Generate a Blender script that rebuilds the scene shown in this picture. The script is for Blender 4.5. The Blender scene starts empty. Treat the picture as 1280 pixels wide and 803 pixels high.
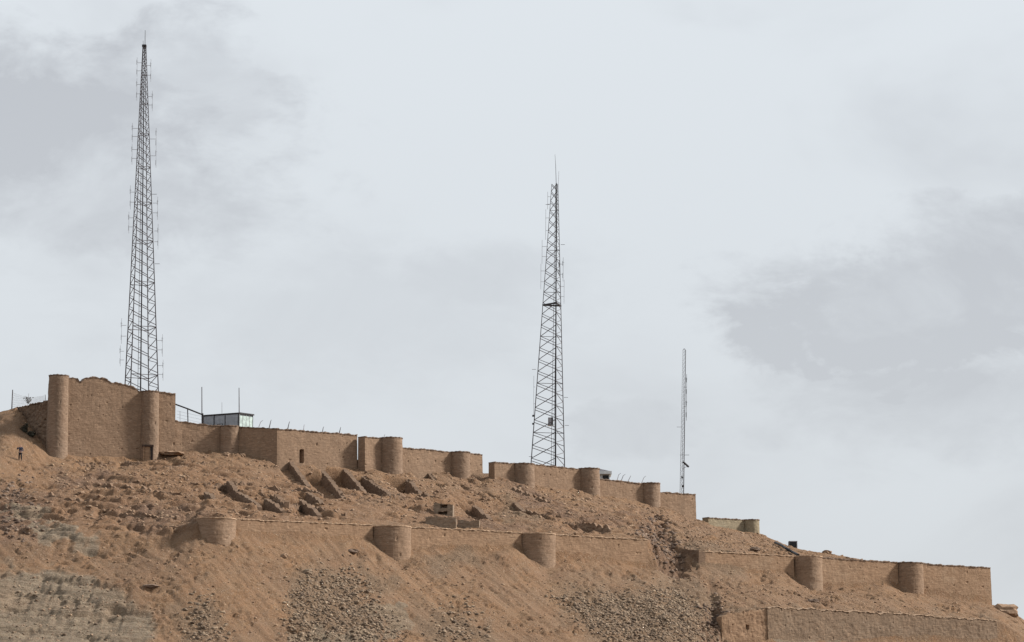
import bpy, bmesh, math, random
import numpy as np
from mathutils import Vector, Matrix

random.seed(7)
rng = np.random.default_rng(7)
sc = bpy.context.scene
COL = sc.collection

# ------------------------------------------------------------------ camera
F = 3420.0                        # focal length in photo pixels (1280 wide)
PITCH = math.radians(9.5)
EYE = 1.7
cam_d = bpy.data.cameras.new('camera')
cam_d.sensor_width = 36.0
cam_d.lens = 36.0 * F / 1280.0
cam_d.clip_start = 0.5
cam_d.clip_end = 6000
cam = bpy.data.objects.new('camera', cam_d)
cam.location = (0, 0, EYE)
cam.rotation_euler = (math.radians(90) + PITCH, 0, 0)
COL.objects.link(cam)
sc.camera = cam

# ------------------------------------------------------------------ light
SUN_EL, SUN_AZ = math.radians(36), math.radians(97)   # azimuth measured from the viewer's side towards the right
sd = Vector((math.sin(SUN_AZ) * math.cos(SUN_EL), -math.cos(SUN_AZ) * math.cos(SUN_EL), math.sin(SUN_EL)))
sun_d = bpy.data.lights.new('sun', 'SUN')
sun_d.energy = 5.0
sun_d.angle = math.radians(9)
sun_d.color = (1.0, 0.95, 0.88)
sun = bpy.data.objects.new('sun', sun_d)
sun.rotation_euler = sd.to_track_quat('Z', 'Y').to_euler()
sun.location = (120, -60, 140)
COL.objects.link(sun)

sc.view_settings.view_transform = 'Standard'
sc.view_settings.look = 'None'
sc.view_settings.exposure = 0.4
sc.view_settings.gamma = 1.0


def P(u, v, Y):
    """photo pixel at depth Y -> point in the place"""
    a = (u - 640.0) / F
    b = (401.5 - v) / F
    dy = math.cos(PITCH) - b * math.sin(PITCH)
    dz = math.sin(PITCH) + b * math.cos(PITCH)
    t = Y / dy
    return Vector((a * t, Y, EYE + dz * t))


def srgb(r, g, b):
    f = lambda c: (c / 255 / 12.92) if c <= 10 else ((c / 255 + .055) / 1.055) ** 2.4
    return (f(r), f(g), f(b), 1)


def low(u):
    """how much farther (m) the lower terrace stands as it recedes to the right"""
    return float(np.interp(u, [-120, 0, 243, 1238, 1400], [-21, -20, -15.5, 26, 26]))


def upp(u):
    return float(np.interp(u, [60, 177, 299, 347, 447, 603, 870, 949, 1400], [0, 2.8, 3.2, 4.5, 5.6, 12, 20.3, 23.5, 25]))


# ------------------------------------------------------------------ sky
def make_world():
    w = bpy.data.worlds.new('World')
    sc.world = w
    w.use_nodes = True
    nt = w.node_tree
    nt.nodes.clear()
    N, L = nt.nodes.new, nt.links.new
    out = N('ShaderNodeOutputWorld')
    mix = N('ShaderNodeMixShader')
    sky = N('ShaderNodeTexSky')
    sky.sky_type = 'NISHITA'
    sky.sun_disc = False
    sky.sun_elevation = SUN_EL
    sky.sun_rotation = math.pi - SUN_AZ
    sky.air_density = 1.0
    sky.dust_density = 3.0
    b1 = N('ShaderNodeBackground')
    b1.inputs[1].default_value = 0.08
    L(sky.outputs[0], b1.inputs[0])
    b2 = N('ShaderNodeBackground')
    b2.inputs[1].default_value = 0.76
    mix.inputs[0].default_value = 0.93         # cloud cover
    L(b1.outputs[0], mix.inputs[1])
    L(b2.outputs[0], mix.inputs[2])
    L(mix.outputs[0], out.inputs[0])
    tc = N('ShaderNodeTexCoord')

    def mth(op, a, b=None, clamp=False):
        n = N('ShaderNodeMath')
        n.operation = op
        n.use_clamp = clamp
        for i, x in enumerate((a, b)):
            if x is None:
                continue
            if isinstance(x, (int, float)):
                n.inputs[i].default_value = x
            else:
                L(x, n.inputs[i])
        return n.outputs[0]

    def noise(scale, detail, rough, dist=0.0, vec=None, w=0.0):
        n = N('ShaderNodeTexNoise')
        n.noise_dimensions = '4D'
        n.inputs['W'].default_value = w
        n.inputs['Scale'].default_value = scale
        n.inputs['Detail'].default_value = detail
        n.inputs['Roughness'].default_value = rough
        n.inputs['Distortion'].default_value = dist
        L(vec, n.inputs['Vector'])
        return n.outputs[0]

    # flatten the vertical so that cloud shapes lie down
    mp = N('ShaderNodeMapping')
    mp.inputs['Scale'].default_value = (1, 1, 1.9)
    L(tc.outputs['Generated'], mp.inputs[0])
    v = mp.outputs[0]
    n_big = noise(5.5, 5, .55, .4, v, 1.3)
    n_mid = noise(24, 6, .6, .5, v, 4.1)
    n_fin = noise(60, 5, .6, .2, v, 7.7)
    warp = mth('ADD', mth('MULTIPLY', mth('SUBTRACT', n_mid, .5), 2.6), mth('MULTIPLY', mth('SUBTRACT', n_fin, .5), 1.2))

    total = None
    # single darker clouds: centre pixel, half width, half height, weight
    for (cu, cv, ru, rv, wt, pw) in CLOUDS:
        d = (P(cu, cv, 300) - Vector((0, 0, EYE))).normalized()
        sx, sz = F / ru, F / rv
        s1 = N('ShaderNodeVectorMath')
        s1.operation = 'SUBTRACT'
        L(tc.outputs['Generated'], s1.inputs[0])
        s1.inputs[1].default_value = d
        s2 = N('ShaderNodeVectorMath')
        s2.operation = 'MULTIPLY'
        L(s1.outputs[0], s2.inputs[0])
        s2.inputs[1].default_value = (sx, sx, sz)
        ln = N('ShaderNodeVectorMath')
        ln.operation = 'LENGTH'
        L(s2.outputs[0], ln.inputs[0])
        r = mth('ADD', ln.outputs['Value'], warp)
        mr = N('ShaderNodeMapRange')
        mr.interpolation_type = 'SMOOTHERSTEP'
        mr.inputs['From Min'].default_value = 1.0 + pw
        mr.inputs['From Max'].default_value = 1.0 - pw
        mr.inputs['To Min'].default_value = 0
        mr.inputs['To Max'].default_value = wt
        L(r, mr.inputs['Value'])
        total = mr.outputs[0] if total is None else mth('MAXIMUM', total, mr.outputs[0])
    gen = N('ShaderNodeMapRange')
    gen.interpolation_type = 'SMOOTHSTEP'
    gen.inputs['From Min'].default_value = .50
    gen.inputs['From Max'].default_value = .74
    gen.inputs['To Max'].default_value = .55
    L(n_big, gen.inputs['Value'])
    total = mth('MAXIMUM', total, gen.outputs[0])
    total = mth('MULTIPLY', total, mth('ADD', mth('MULTIPLY', mth('SUBTRACT', noise(13, 6, .6, .8, v, 9.2), .5), 2.6), 1.0), True)
    # brightness a little uneven everywhere
    ramp = N('ShaderNodeMix')
    ramp.data_type = 'RGBA'
    L(total, ramp.inputs[0])
    ramp.inputs[6].default_value = SKY_LIGHT
    ramp.inputs[7].default_value = SKY_DARK
    # towards the horizon the cloud deck greys a little
    sep = N('ShaderNodeSeparateXYZ')
    L(tc.outputs['Generated'], sep.inputs[0])
    mr = N('ShaderNodeMapRange')
    mr.inputs['From Min'].default_value = 0.30
    mr.inputs['From Max'].default_value = 0.05
    mr.inputs['To Min'].default_value = 0
    mr.inputs['To Max'].default_value = .75
    L(sep.outputs['Z'], mr.inputs['Value'])
    m2 = N('ShaderNodeMix')
    m2.data_type = 'RGBA'
    L(mth('MULTIPLY', mr.outputs[0], mth('ADD', n_big, .4), True), m2.inputs[0])
    L(ramp.outputs[2], m2.inputs[6])
    m2.inputs[7].default_value = SKY_HOR
    # below the horizon: sand coloured ground glow
    m3 = N('ShaderNodeMix')
    m3.data_type = 'RGBA'
    L(mth('LESS_THAN', sep.outputs['Z'], -0.01), m3.inputs[0])
    L(m2.outputs[2], m3.inputs[6])
    m3.inputs[7].default_value = (.30, .24, .19, 1)
    L(m3.outputs[2], b2.inputs[0])


SKY_LIGHT = srgb(229, 235, 240)
SKY_DARK = srgb(195, 199, 205)
SKY_HOR = srgb(211, 215, 219)
CLOUDS = [(60, 165, 235, 105, 1.0, .75), (150, 250, 190, 70, .8, .8), (1150, 400, 240, 85, 1.0, .5),
          (1230, 320, 120, 70, 1.0, .7), (1200, 490, 240, 65, .75, .9), (590, 345, 120, 40, .38, .95),
          (800, 530, 95, 40, .6, .6), (420, 400, 260, 90, .30, .8), (250, 120, 90, 90, .6, .6)]
make_world()


# ------------------------------------------------------------------ noise in numpy
class Noise:
    def __init__(s, seed):
        r = np.random.default_rng(seed)
        s.p = np.tile(r.permutation(512), 3)
        a = r.random(512) * 2 * np.pi
        s.gx, s.gy = np.cos(a), np.sin(a)

    def __call__(s, x, y):
        x = np.asarray(x, float); y = np.asarray(y, float)
        xi = np.floor(x).astype(np.int64); yi = np.floor(y).astype(np.int64)
        xf = x - xi; yf = y - yi
        xi &= 511; yi &= 511
        u = xf * xf * xf * (xf * (xf * 6 - 15) + 10)
        v = yf * yf * yf * (yf * (yf * 6 - 15) + 10)

        def g(ix, iy, dx, dy):
            h = s.p[s.p[ix] + iy]
            return s.gx[h] * dx + s.gy[h] * dy
        a = g(xi, yi, xf, yf); b = g(xi + 1, yi, xf - 1, yf)
        c = g(xi, yi + 1, xf, yf - 1); d = g(xi + 1, yi + 1, xf - 1, yf - 1)
        return 1.5 * ((a * (1 - u) + b * u) * (1 - v) + (c * (1 - u) + d * u) * v)

    def fbm(s, x, y, o=4, g=.5):
        t = 0; a = 1.0
        for i in range(o):
            t = t + a * s(x * 2 ** i + 17.3 * i, y * 2 ** i - 9.1 * i)
            a *= g
        return t

    def ridge(s, x, y, o=4, g=.55):
        t = 0; a = 1.0
        for i in range(o):
            t = t + a * (1 - np.abs(s(x * 2 ** i + 31.7 * i, y * 2 ** i + 5.9 * i)) * 2)
            a *= g
        return t


n1, n2, n3, n4, n5 = Noise(1), Noise(2), Noise(3), Noise(4), Noise(5)


def sst(a, b, x):
    t = np.clip((x - a) / (b - a), 0, 1)
    return t * t * (3 - 2 * t)


# ------------------------------------------------------------------ terrain
LINES = {
    'front': [(-120, 880, 250), (300, 880, 250), (700, 878, 250), (860, 865, 256), (930, 850, 264), (1250, 850, 268), (1400, 900, 270)],
    'shelf': [(-120, 800, 263), (300, 800, 262), (700, 800, 262), (850, 800, 264), (895, 800, 267), (903, 801, 269.9), (960, 797, 270.4), (1060, 803, 271.6), (1250, 803, 274.4), (1400, 880, 278)],
    'shelf2': [(-120, 792, 264.5), (300, 790, 263.8), (700, 790, 263.8), (850, 783, 266.5), (895, 783, 270), (903, 766, 270.9), (960, 760, 271.4), (1250, 777, 275.4), (1290, 800, 277), (1400, 876, 279)],
    'base': [(-120, 707, 281), (0, 702, 281), (150, 692, 280), (243, 674, 279), (295, 670, 279), (460, 681, 280.5), (520, 688, 281),
             (650, 694, 282), (700, 699, 282.4), (810, 706, 284), (840, 722, 283), (858, 712, 284), (873, 706, 284), (990, 726, 285.4), (1120, 739, 287),
             (1154, 743, 287.4), (1238, 756, 288.6), (1262, 763, 290), (1300, 790, 291), (1400, 870, 297)],
    'top': [(-120, 690, 283.5), (0, 680, 283.5), (150, 664, 283), (236, 658, 280.8), (246, 646.5, 280), (295, 648.5, 280), (465, 656.5, 281.5), (650, 665.5, 283), (806, 674, 284.9), (814, 676, 285.6),
            (840, 694, 286), (858, 692, 286.5), (868, 689, 286.4), (876, 688.5, 285), (990, 694.5, 286.4), (1028, 697.5, 287), (1120, 703, 288), (1233, 712, 289.6), (1237.5, 756, 289.9), (1262, 762, 291), (1300, 789, 292), (1400, 869, 298)],
    'mid': [(-120, 640, 288), (0, 630, 288), (40, 622, 289), (150, 618, 288.5), (250, 616, 289), (350, 622, 289), (500, 628, 290), (600, 638, 291), (700, 642, 293), (800, 652, 296),
            (870, 668, 298), (950, 681, 300), (1010, 690.5, 297), (1060, 699, 292), (1120, 705, 292), (1231, 716, 292.5), (1237, 757, 293), (1300, 791, 295), (1400, 872, 299)],
    'wall': [(-120, 533, 299.5), (0, 516, 299), (20, 510.5, 299.3), (27, 518, 298), (40, 540, 296), (60, 570, 293.4), (87, 575, 293.6), (177, 575, 295), (200, 572, 296), (240, 565, 298), (275, 565, 299), (299, 567, 299),
             (347, 582, 297), (400, 584, 299), (447, 590, 301), (476, 591, 301), (503, 591, 302), (562, 595, 304), (603, 598, 306), (611, 599, 303.5),
             (640, 603, 304), (724, 615, 307), (750, 620, 308), (801, 631, 310), (825, 634, 311), (870, 649, 313), (880, 651, 312.3), (895, 658, 312.5), (950, 668.5, 314),
             (998, 688, 311), (1050, 695.5, 300), (1060, 701, 297), (1120, 708, 296), (1229, 722, 296), (1236, 763, 297), (1300, 796, 300), (1400, 878, 303)],
    'plateau': [(-120, 540, 306), (0, 522, 305), (20, 518, 304), (60, 522, 301), (200, 530, 303), (275, 545, 305), (347, 552, 305), (430, 568, 306), (447, 576, 306), (480, 580, 306),
                (603, 592, 311), (611, 592, 309), (724, 604, 313), (801, 622, 316), (870, 651, 317), (895, 664, 316), (950, 676, 318), (998, 694, 318),
                (1050, 704, 308), (1120, 718, 304), (1227, 732, 304), (1234, 770, 304), (1300, 805, 308), (1400, 885, 312)],
}
ORDER = ['front', 'shelf', 'shelf2', 'base', 'top', 'mid', 'wall', 'plateau']
LW = {}
for k in ORDER:
    sh = {'mid': lambda u: .6 * low(u) + .4 * upp(u), 'wall': upp, 'plateau': upp}.get(k, low)
    pts = [P(t[0], t[1], t[2] + sh(t[0])) for t in LINES[k]]
    LW[k] = np.array([(p.x, p.y, p.z) for p in pts])


def base_height(xs, ys):
    """heights on the grid xs (cols) by ys (rows)"""
    xc = xs
    cols = []
    for k in ORDER:
        a = LW[k]
        cols.append((np.interp(xc, a[:, 0], a[:, 1]), np.interp(xc, a[:, 0], a[:, 2])))
    nX = len(xc)
    yl = [np.full(nX, -200.0), np.full(nX, 190.0), np.full(nX, 212.0)] + [c[0] for c in cols]
    zl = [np.full(nX, 0.0), np.full(nX, 0.0), cols[0][1] * .42] + [c[1] for c in cols]
    yl += [np.full(nX, 372.0), np.full(nX, 430.0), np.full(nX, 520.0), np.full(nX, 3000.0)]
    zp = cols[-1][1]
    zl += [zp - 2.5, zp * .55, np.zeros(nX), np.zeros(nX)]
    # the hill dies out far to both sides
    fade = 1 - sst(110, 420, np.abs(xc))
    yl = np.array(yl); zl = np.array(zl) * fade
    for i in range(1, len(yl)):
        yl[i] = np.maximum(yl[i], yl[i - 1] + .05)
    Z = np.empty((len(ys), nX))
    for j in range(nX):
        Z[:, j] = np.interp(ys, yl[:, j], zl[:, j])
    return Z


def stretch(lo, hi, step, far_lo, far_hi, nf):
    core = np.arange(lo, hi + 1e-6, step)
    def tail(d, n):
        t = np.linspace(0, 1, n + 1)[1:]
        return step * n * t + (d - step * n) * t ** 3
    return np.concatenate([lo - tail(lo - far_lo, nf)[::-1], core, core[-1] + tail(far_hi - core[-1], nf)])


XS = stretch(-65, 65, .15, -2500, 2500, 34)
YS = stretch(238, 344, .12, -150, 2900, 34)
XG, YG = np.meshgrid(XS, YS)
Z0 = base_height(XS, YS)


def to_pix(x, y, z):
    cy = y * math.cos(PITCH) + (z - EYE) * math.sin(PITCH)
    cz = -y * math.sin(PITCH) + (z - EYE) * math.cos(PITCH)
    cy = np.where(cy < 1, 1, cy)
    return 640 + F * x / cy, 401.5 - F * cz / cy


UG, VG = to_pix(XG, YG, Z0)
ZC = Z0.copy()


def height_of(Z, x, y):
    x = np.asarray(x, float); y = np.asarray(y, float)
    i = np.clip(np.searchsorted(XS, x) - 1, 0, len(XS) - 2)
    j = np.clip(np.searchsorted(YS, y) - 1, 0, len(YS) - 2)
    fx = np.clip((x - XS[i]) / (XS[i + 1] - XS[i]), 0, 1)
    fy = np.clip((y - YS[j]) / (YS[j + 1] - YS[j]), 0, 1)
    return (Z[j, i] * (1 - fx) + Z[j, i + 1] * fx) * (1 - fy) + (Z[j + 1, i] * (1 - fx) + Z[j + 1, i + 1] * fx) * fy


def hit(Z, u, v, y0=222, y1=362):
    Yv = np.arange(y0, y1, .06)
    q0 = P(u, v, 1.0); o = Vector((0, 0, EYE)); d = q0 - o
    xs = d.x * Yv; zs = EYE + d.z * Yv
    h = height_of(Z, xs, Yv)
    k = np.nonzero(zs <= h)[0]
    k = k[0] if len(k) else len(Yv) - 1
    return Vector((float(xs[k]), float(Yv[k]), float(h[k])))


# excavated rooms: a retaining stub wall with a floor cut into the slope on its left
FINS = [  # u1 v1 (uphill end)  u2 v2 (downhill end)  height  room width
    (356, 573, 383, 606, 1.0, 1.2), (402, 591, 428, 622, 1.35, 1.6), (428, 588, 454, 614, 1.7, 1.9), (452, 597, 488, 619, 1.6, 2.2),
    (507, 600, 526, 619, 1.9, 1.6), (529, 586, 543, 602, 1.6, 1.4), (283, 602, 297, 617, 1.2, 1.3),
    (296, 617, 322, 631, 1.3, 1.5), (330, 624, 353, 637, 1.3, 2.0), (382, 616, 402, 629, 1.0, 1.3), (374, 627, 397, 641, 1.0, 1.3),
    (590, 634, 612, 649, 1.1, 1.4), (640, 628, 652, 638, .7, 1.0), (255, 616, 268, 625, .7, 1.0)]
FW = []
for (a, b, c, d, h, wd) in FINS:
    p, q = hit(Z0, a, b), hit(Z0, c, d)
    if q.y > p.y - .6:
        q = Vector((q.x, p.y - .6, q.z))
    FW.append((p, q, h, wd))
    L_ = math.hypot(q.x - p.x, q.y - p.y)
    dx, dy = (q.x - p.x) / L_, (q.y - p.y) / L_
    nx, ny = dy, -dx                      # left-front side
    if nx > 0:
        nx, ny = -nx, -ny
    s = ((XG - p.x) * dx + (YG - p.y) * dy) / L_
    dd = (XG - p.x) * nx + (YG - p.y) * ny
    floor = (p.z - h) * (1 - s) + (q.z - .35 * h) * s
    rise = np.maximum(dd - wd, 0) * 1.5
    floor = floor + rise + np.maximum(-s, 0) * L_ * 5 + np.maximum(s - 1, 0) * 99
    m = (dd > -.28) & (dd < wd + 2) & (s > -.6) & (s < 1.6)
    ZC = np.where(m, np.minimum(ZC, floor), ZC)


def blob(u, v, ru, rv, rot=0.0, soft=.5):
    a = math.radians(rot)
    du, dv = UG + WU - u, VG + WV - v
    x = (du * math.cos(a) + dv * math.sin(a)) / ru
    y = (-du * math.sin(a) + dv * math.cos(a)) / rv
    return 1 - sst(1 - soft, 1 + soft, np.sqrt(x * x + y * y))


WU = 26 * n1.fbm(XG / 3.5, YG / 5.0, 4)
WV = 14 * n2.fbm(XG / 3.0, YG / 5.0, 4)

behind = sst(0, 2, YG - np.interp(XG, LW['wall'][:, 0], LW['wall'][:, 1]))      # beyond the wall foot
fine = (1 - sst(58, 75, np.abs(XG))) * sst(222, 236, YG) * (1 - sst(344, 358, YG))

rock = np.zeros_like(XG)
for b in [(45, 768, 140, 56, 6, .35), (75, 668, 30, 14, 10, .5), (420, 800, 65, 14, 5, .4), (490, 775, 40, 12, 20, .4), (1000, 790, 60, 18, 0, .5),
          (30, 640, 35, 8, 0, .4)]:
    rock = np.maximum(rock, blob(*b))
talus = np.zeros_like(XG)
for b in [(415, 765, 62, 42, 50, .3), (800, 780, 110, 40, 20, .35), (855, 745, 50, 22, 30, .5), (255, 780, 30, 35, 40, .5), (565, 785, 50, 25, 30, .5),
          (890, 700, 45, 14, 35, .5), (470, 722, 28, 12, 30, .5), (1000, 772, 110, 10, 2, .5), (1180, 785, 80, 14, 2, .5), (560, 700, 40, 12, 0, .5), (650, 640, 30, 12, 30, .5)]:
    talus = np.maximum(talus, blob(*b))
dig = np.zeros_like(XG)
for b in [(230, 625, 190, 32, 3, .4), (130, 640, 110, 26, 4, .4), (400, 620, 60, 30, 20, .5), (20, 640, 50, 30, 0, .4), (620, 640, 120, 20, 8, .5), (760, 650, 70, 12, 5, .4),
          (320, 645, 120, 12, 2, .4), (240, 590, 80, 15, 0, .5), (540, 640, 70, 20, 0, .5)]:
    dig = np.maximum(dig, blob(*b))
brk = np.maximum(blob(827, 672, 16, 26, -25, .35), blob(838, 700, 15, 22, -30, .35))
brk = np.maximum(brk, .9 * blob(895, 780, 18, 18, 0, .4))
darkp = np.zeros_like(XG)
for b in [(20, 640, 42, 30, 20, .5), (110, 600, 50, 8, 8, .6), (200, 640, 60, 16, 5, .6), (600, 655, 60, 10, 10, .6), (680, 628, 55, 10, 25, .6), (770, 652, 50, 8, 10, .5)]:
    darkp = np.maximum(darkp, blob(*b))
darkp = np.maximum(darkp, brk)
talus *= 1 - behind; dig *= 1 - behind

D = np.zeros_like(XG)
S = XG + .75 * YG                                   # constant along the fall lines, which drift to the right
calm = 1 - .6 * np.maximum(dig, rock)
D += .22 * n1.fbm(XG / 6, YG / 7, 3) * (1 - .5 * behind)
D += .16 * n2.fbm(S / 1.6, YG / 11, 3) * calm * (1 - behind)
patch = sst(-.1, .5, n3.fbm(XG / 4, YG / 4, 3))
D += .04 * n4.fbm(XG / .5, YG / .5, 3, .6) * (.3 + patch)
def cracks(n, sx, sy, wdt, k=0.0):
    q = np.abs(n.fbm((XG + k * YG) / sx, YG / sy, 3, .5))
    return 1 - sst(0, wdt, q)
D -= .30 * cracks(n1, 3.0, 1.3, .09, .5) * sst(.0, .35, n4.fbm(XG / 3.1 + 9, YG / 3.0, 2)) * (1 - behind)
# soil piled against the left flank of each lower bastion
for (u, v, a_) in [(236, 664, .25), (448, 684, .75), (634, 702, .8), (976, 724, .6), (1106, 740, .6), (470, 592, .3), (556, 594, .3), (558, 627, .8), (532, 632, .4)]:
    D += a_ * np.exp(-(((UG - u) / 20) ** 2 + ((VG - v) / 13) ** 2))
for (u, v, a_) in [(500, 700, .5), (686, 708, .45), (1022, 736, .35), (286, 683, .2)]:
    D -= a_ * np.exp(-(((UG - u) / 16) ** 2 + ((VG - v) / 10) ** 2))
# scarps: broken edges of terraces, old floors and bedding, as lines on the slope with the ground dropped in front
def scarp(pts, h, fade=2.2):
    global D
    w = [hit(Z0, *p) for p in pts]
    w.sort(key=lambda p: p.x)
    xs = [p.x for p in w]; ys = [p.y for p in w]
    if xs[-1] - xs[0] < .3: return
    x0, x1 = xs[0], xs[-1]
    c = slice(*np.searchsorted(XS, (x0 - .4, x1 + .4)))
    xr = XS[c]
    yl = np.interp(xr, xs, ys) + .35 * n2.fbm(xr / 1.3 + x0, xr * 0 + x1, 4, .6)
    r = slice(*np.searchsorted(YS, (yl.min() - 7, yl.max() + .3)))
    d = yl[None, :] - YS[r][:, None]
    win = sst(x0 - .3, x0 + .5, xr) * (1 - sst(x1 - .5, x1 + .3, xr))
    hh = h * (.55 + .9 * np.clip(n4.fbm(xr / 1.1 + h * 9, xr * 0 + x0, 3), -.5, .6))
    D[r, c] -= (win * hh)[None, :] * np.where(d > -.1, sst(-.1, .08, d) * np.exp(-np.maximum(d, 0) / fade), 0)
for pts, h in [([(90, 577), (135, 579), (180, 577)], .8), ([(95, 592), (140, 596), (190, 603)], .6), ([(60, 612), (100, 608), (160, 612), (235, 622)], .6),
               ([(50, 632), (110, 634), (200, 640), (240, 640)], .7), ([(150, 655), (200, 656), (243, 660)], .7), ([(235, 604), (285, 612)], .6), ([(322, 590), (350, 593)], .6),
               ([(300, 606), (350, 613)], .6), ([(322, 616), (340, 622), (354, 632)], 1.0), ([(354, 634), (390, 637), (430, 645)], .9), ([(370, 612), (402, 622)], .8),
               ([(380, 625), (402, 634)], .7), ([(440, 618), (490, 620), (545, 622)], .6), ([(485, 628), (530, 638)], .6), ([(560, 592), (600, 606)], .5), ([(565, 600), (610, 622)], .5),
               ([(600, 612), (625, 624), (655, 640)], .6), ([(640, 605), (690, 626)], .6), ([(700, 650), (730, 654), (760, 662)], .9), ([(650, 636), (700, 648)], .8),
               ([(765, 652), (812, 662)], .9), ([(720, 630), (760, 640)], .5), ([(820, 640), (860, 652)], .5), ([(700, 705), (742, 709)], .5), ([(752, 711), (812, 716)], .6),
               ([(440, 689), (475, 697)], .6), ([(940, 725), (985, 729)], .6), ([(1000, 742), (1050, 762)], .6), ([(1170, 756), (1225, 768)], .5), ([(300, 676), (312, 688)], .4),
               ([(150, 625), (215, 632)], .6), ([(250, 630), (320, 640)], .7), ([(10, 600), (70, 606)], .5), ([(205, 585), (270, 582)], .6), ([(110, 618), (170, 622)], .5),
               ([(0, 714), (60, 718)], .6), ([(40, 722), (100, 724), (165, 738)], .7), ([(0, 738), (60, 742), (115, 747)], .7), ([(90, 747), (130, 756), (165, 760)], 1.0),
               ([(0, 762), (90, 770)], .6), ([(100, 772), (150, 778)], .5), ([(30, 788), (130, 796)], .7), ([(50, 662), (95, 668)], .8), ([(60, 674), (90, 679)], .5),
               ([(365, 797), (400, 795), (450, 800)], .5), ([(860, 700), (885, 716)], .4), ([(880, 775), (905, 790)], .5)]:
    scarp(pts, h * (.6 if pts[0][0] < 120 and pts[0][1] > 655 else 1), 1.4 if h < .7 else 2.2)
# loose diggings
r1 = n3.ridge(XG / 4.5, YG / 2.4, 4, .5) - 1.1
r2 = n5.fbm(XG / 1.5, YG / .7, 4, .55)
D += dig * (.13 * r1 + .09 * r2 - .06)
D -= dig * .26 * cracks(n2, 2.6, .8, .11, .15) * sst(-.2, .3, n1.fbm(XG / 2 + 5, YG / 2, 2))
zz_ = ZC + .07 * XG + .30 * n5.fbm(XG / 6.5, YG / 3, 3) + .10 * n4.fbm(XG / 1.4, YG / 1.2, 2)
D += darkp * .10 * n2.fbm(XG / .5, YG / .45, 3)
# hummocks and small banks: broken steps across the slope
st = ZC + .5 * n4.fbm(XG / 3, YG / 3, 4)
def terr(z, s, k):
    q = z / s; f = np.floor(q); r = q - f
    return s * (f + sst(.5 - k, .5 + k, r)) - z
amt = dig * sst(-.2, .35, n5.fbm(XG / 5.5, YG / 2.8, 3)) * .8
D += amt * terr(zz_, .95, .10)
D += .6 * dig * sst(-.15, .35, n3.fbm(XG / 4.5 + 20, YG / 2.2, 3)) * terr(zz_ + .3 + .1 * n2.fbm(XG / .6, YG / .6, 2), .42, .12)
mids = sst(.12, .42, n1.fbm(XG / 2.2 + 40, YG / 2.6, 3)) * (1 - behind) * .8
D += mids * (1 - dig) * (1 - rock) * terr(st + .25 * n2.fbm(XG / .9, YG / .9, 2), .6, .10) * 1.0
# bedded grey rock
sr = ZC + .10 * XG + .28 * n3.fbm(XG / 8, YG / 5, 3) + .05 * n2.fbm(XG / .9, YG / .7, 3)
D += rock * (.38 * terr(sr, 1.1, .10) * sst(-.45, .15, n1.fbm(XG / 7, YG / 4, 3)) + .38 * terr(sr * 1.0 + .2, .42, .2) + .05 * n5.fbm(XG / 1.3, YG / .5, 4))
D -= rock * (.42 * cracks(n4, 7, 1.0, .05, -.3) * sst(-.1, .3, n2.fbm(XG / 3, YG / 3, 2)) + .14 * cracks(n3, 3.0, .5, .08, -.3))
# talus cones stand a little proud and are knobbly
D += talus * (.07 * n5.fbm(XG / .35, YG / .35, 3) + .05)
D += brk * (.55 * n2.fbm(XG / .8, YG / .7, 4, .6) - .65)
# a dark slit under the foot of the second bastion, two scooped hollows
for (u, v, ru, rv, dep) in [(216, 575.5, 11, 4, 1.6), (190, 738, 9, 4, .45), (448, 693, 12, 5, .55), (505, 704, 6, 4, .3), (990, 716, 12, 5, .5), (720, 655, 16, 4, .4), (55, 662, 10, 4, .3),
                            (100, 748, 22, 4, .7), (60, 735, 22, 4, .5), (160, 762, 25, 4, .5), (815, 708, 20, 4, .5), (735, 708, 18, 4, .45), (285, 601, 8, 5, .6), (120, 690, 14, 3, .4), (948, 726, 16, 3, .4),
                            (1040, 765, 20, 3, .4), (900, 690, 10, 3, .4), (930, 800, 15, 4, .4)]:
    uu, vv = UG - u + WU * .2, VG - v - .12 * (UG - u) + WV * .25
    D -= dep * np.exp(-((uu / ru) ** 2 + (vv / rv) ** 2) ** 1.5)
D += (1 - fine) * .8 * n1.fbm(XG / 40, YG / 40, 3) * sst(150, 250, YG)
ZT = ZC + D * np.where(fine > 0, np.maximum(fine, .0), 0) + (1 - fine) * D * .2
# keep lawful at the crest left and right so the skyline stays where it is


def T(x, y):
    return float(height_of(ZT, x, y))


def build_grid(name, mat):
    ny, nx = ZT.shape
    me = bpy.data.meshes.new(name)
    co = np.stack([XG, YG, ZT], -1).reshape(-1, 3).astype(np.float32)
    idx = np.arange(ny * nx).reshape(ny, nx)
    q = np.stack([idx[:-1, :-1], idx[:-1, 1:], idx[1:, 1:], idx[1:, :-1]], -1).reshape(-1, 4)
    me.vertices.add(len(co)); me.vertices.foreach_set('co', co.ravel())
    me.loops.add(q.size); me.loops.foreach_set('vertex_index', q.ravel().astype(np.int32))
    me.polygons.add(len(q))
    me.polygons.foreach_set('loop_start', np.arange(0, q.size, 4, dtype=np.int32))
    me.polygons.foreach_set('loop_total', np.full(len(q), 4, np.int32))
    me.polygons.foreach_set('use_smooth', np.ones(len(q), bool))
    me.update()
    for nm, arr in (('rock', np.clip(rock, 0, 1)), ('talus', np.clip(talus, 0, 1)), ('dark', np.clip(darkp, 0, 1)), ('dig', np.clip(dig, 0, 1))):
        at = me.attributes.new(nm, 'FLOAT', 'POINT')
        at.data.foreach_set('value', arr.ravel().astype(np.float32))
    me.materials.append(mat)
    o = bpy.data.objects.new(name, me)
    COL.objects.link(o)
    return o


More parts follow.
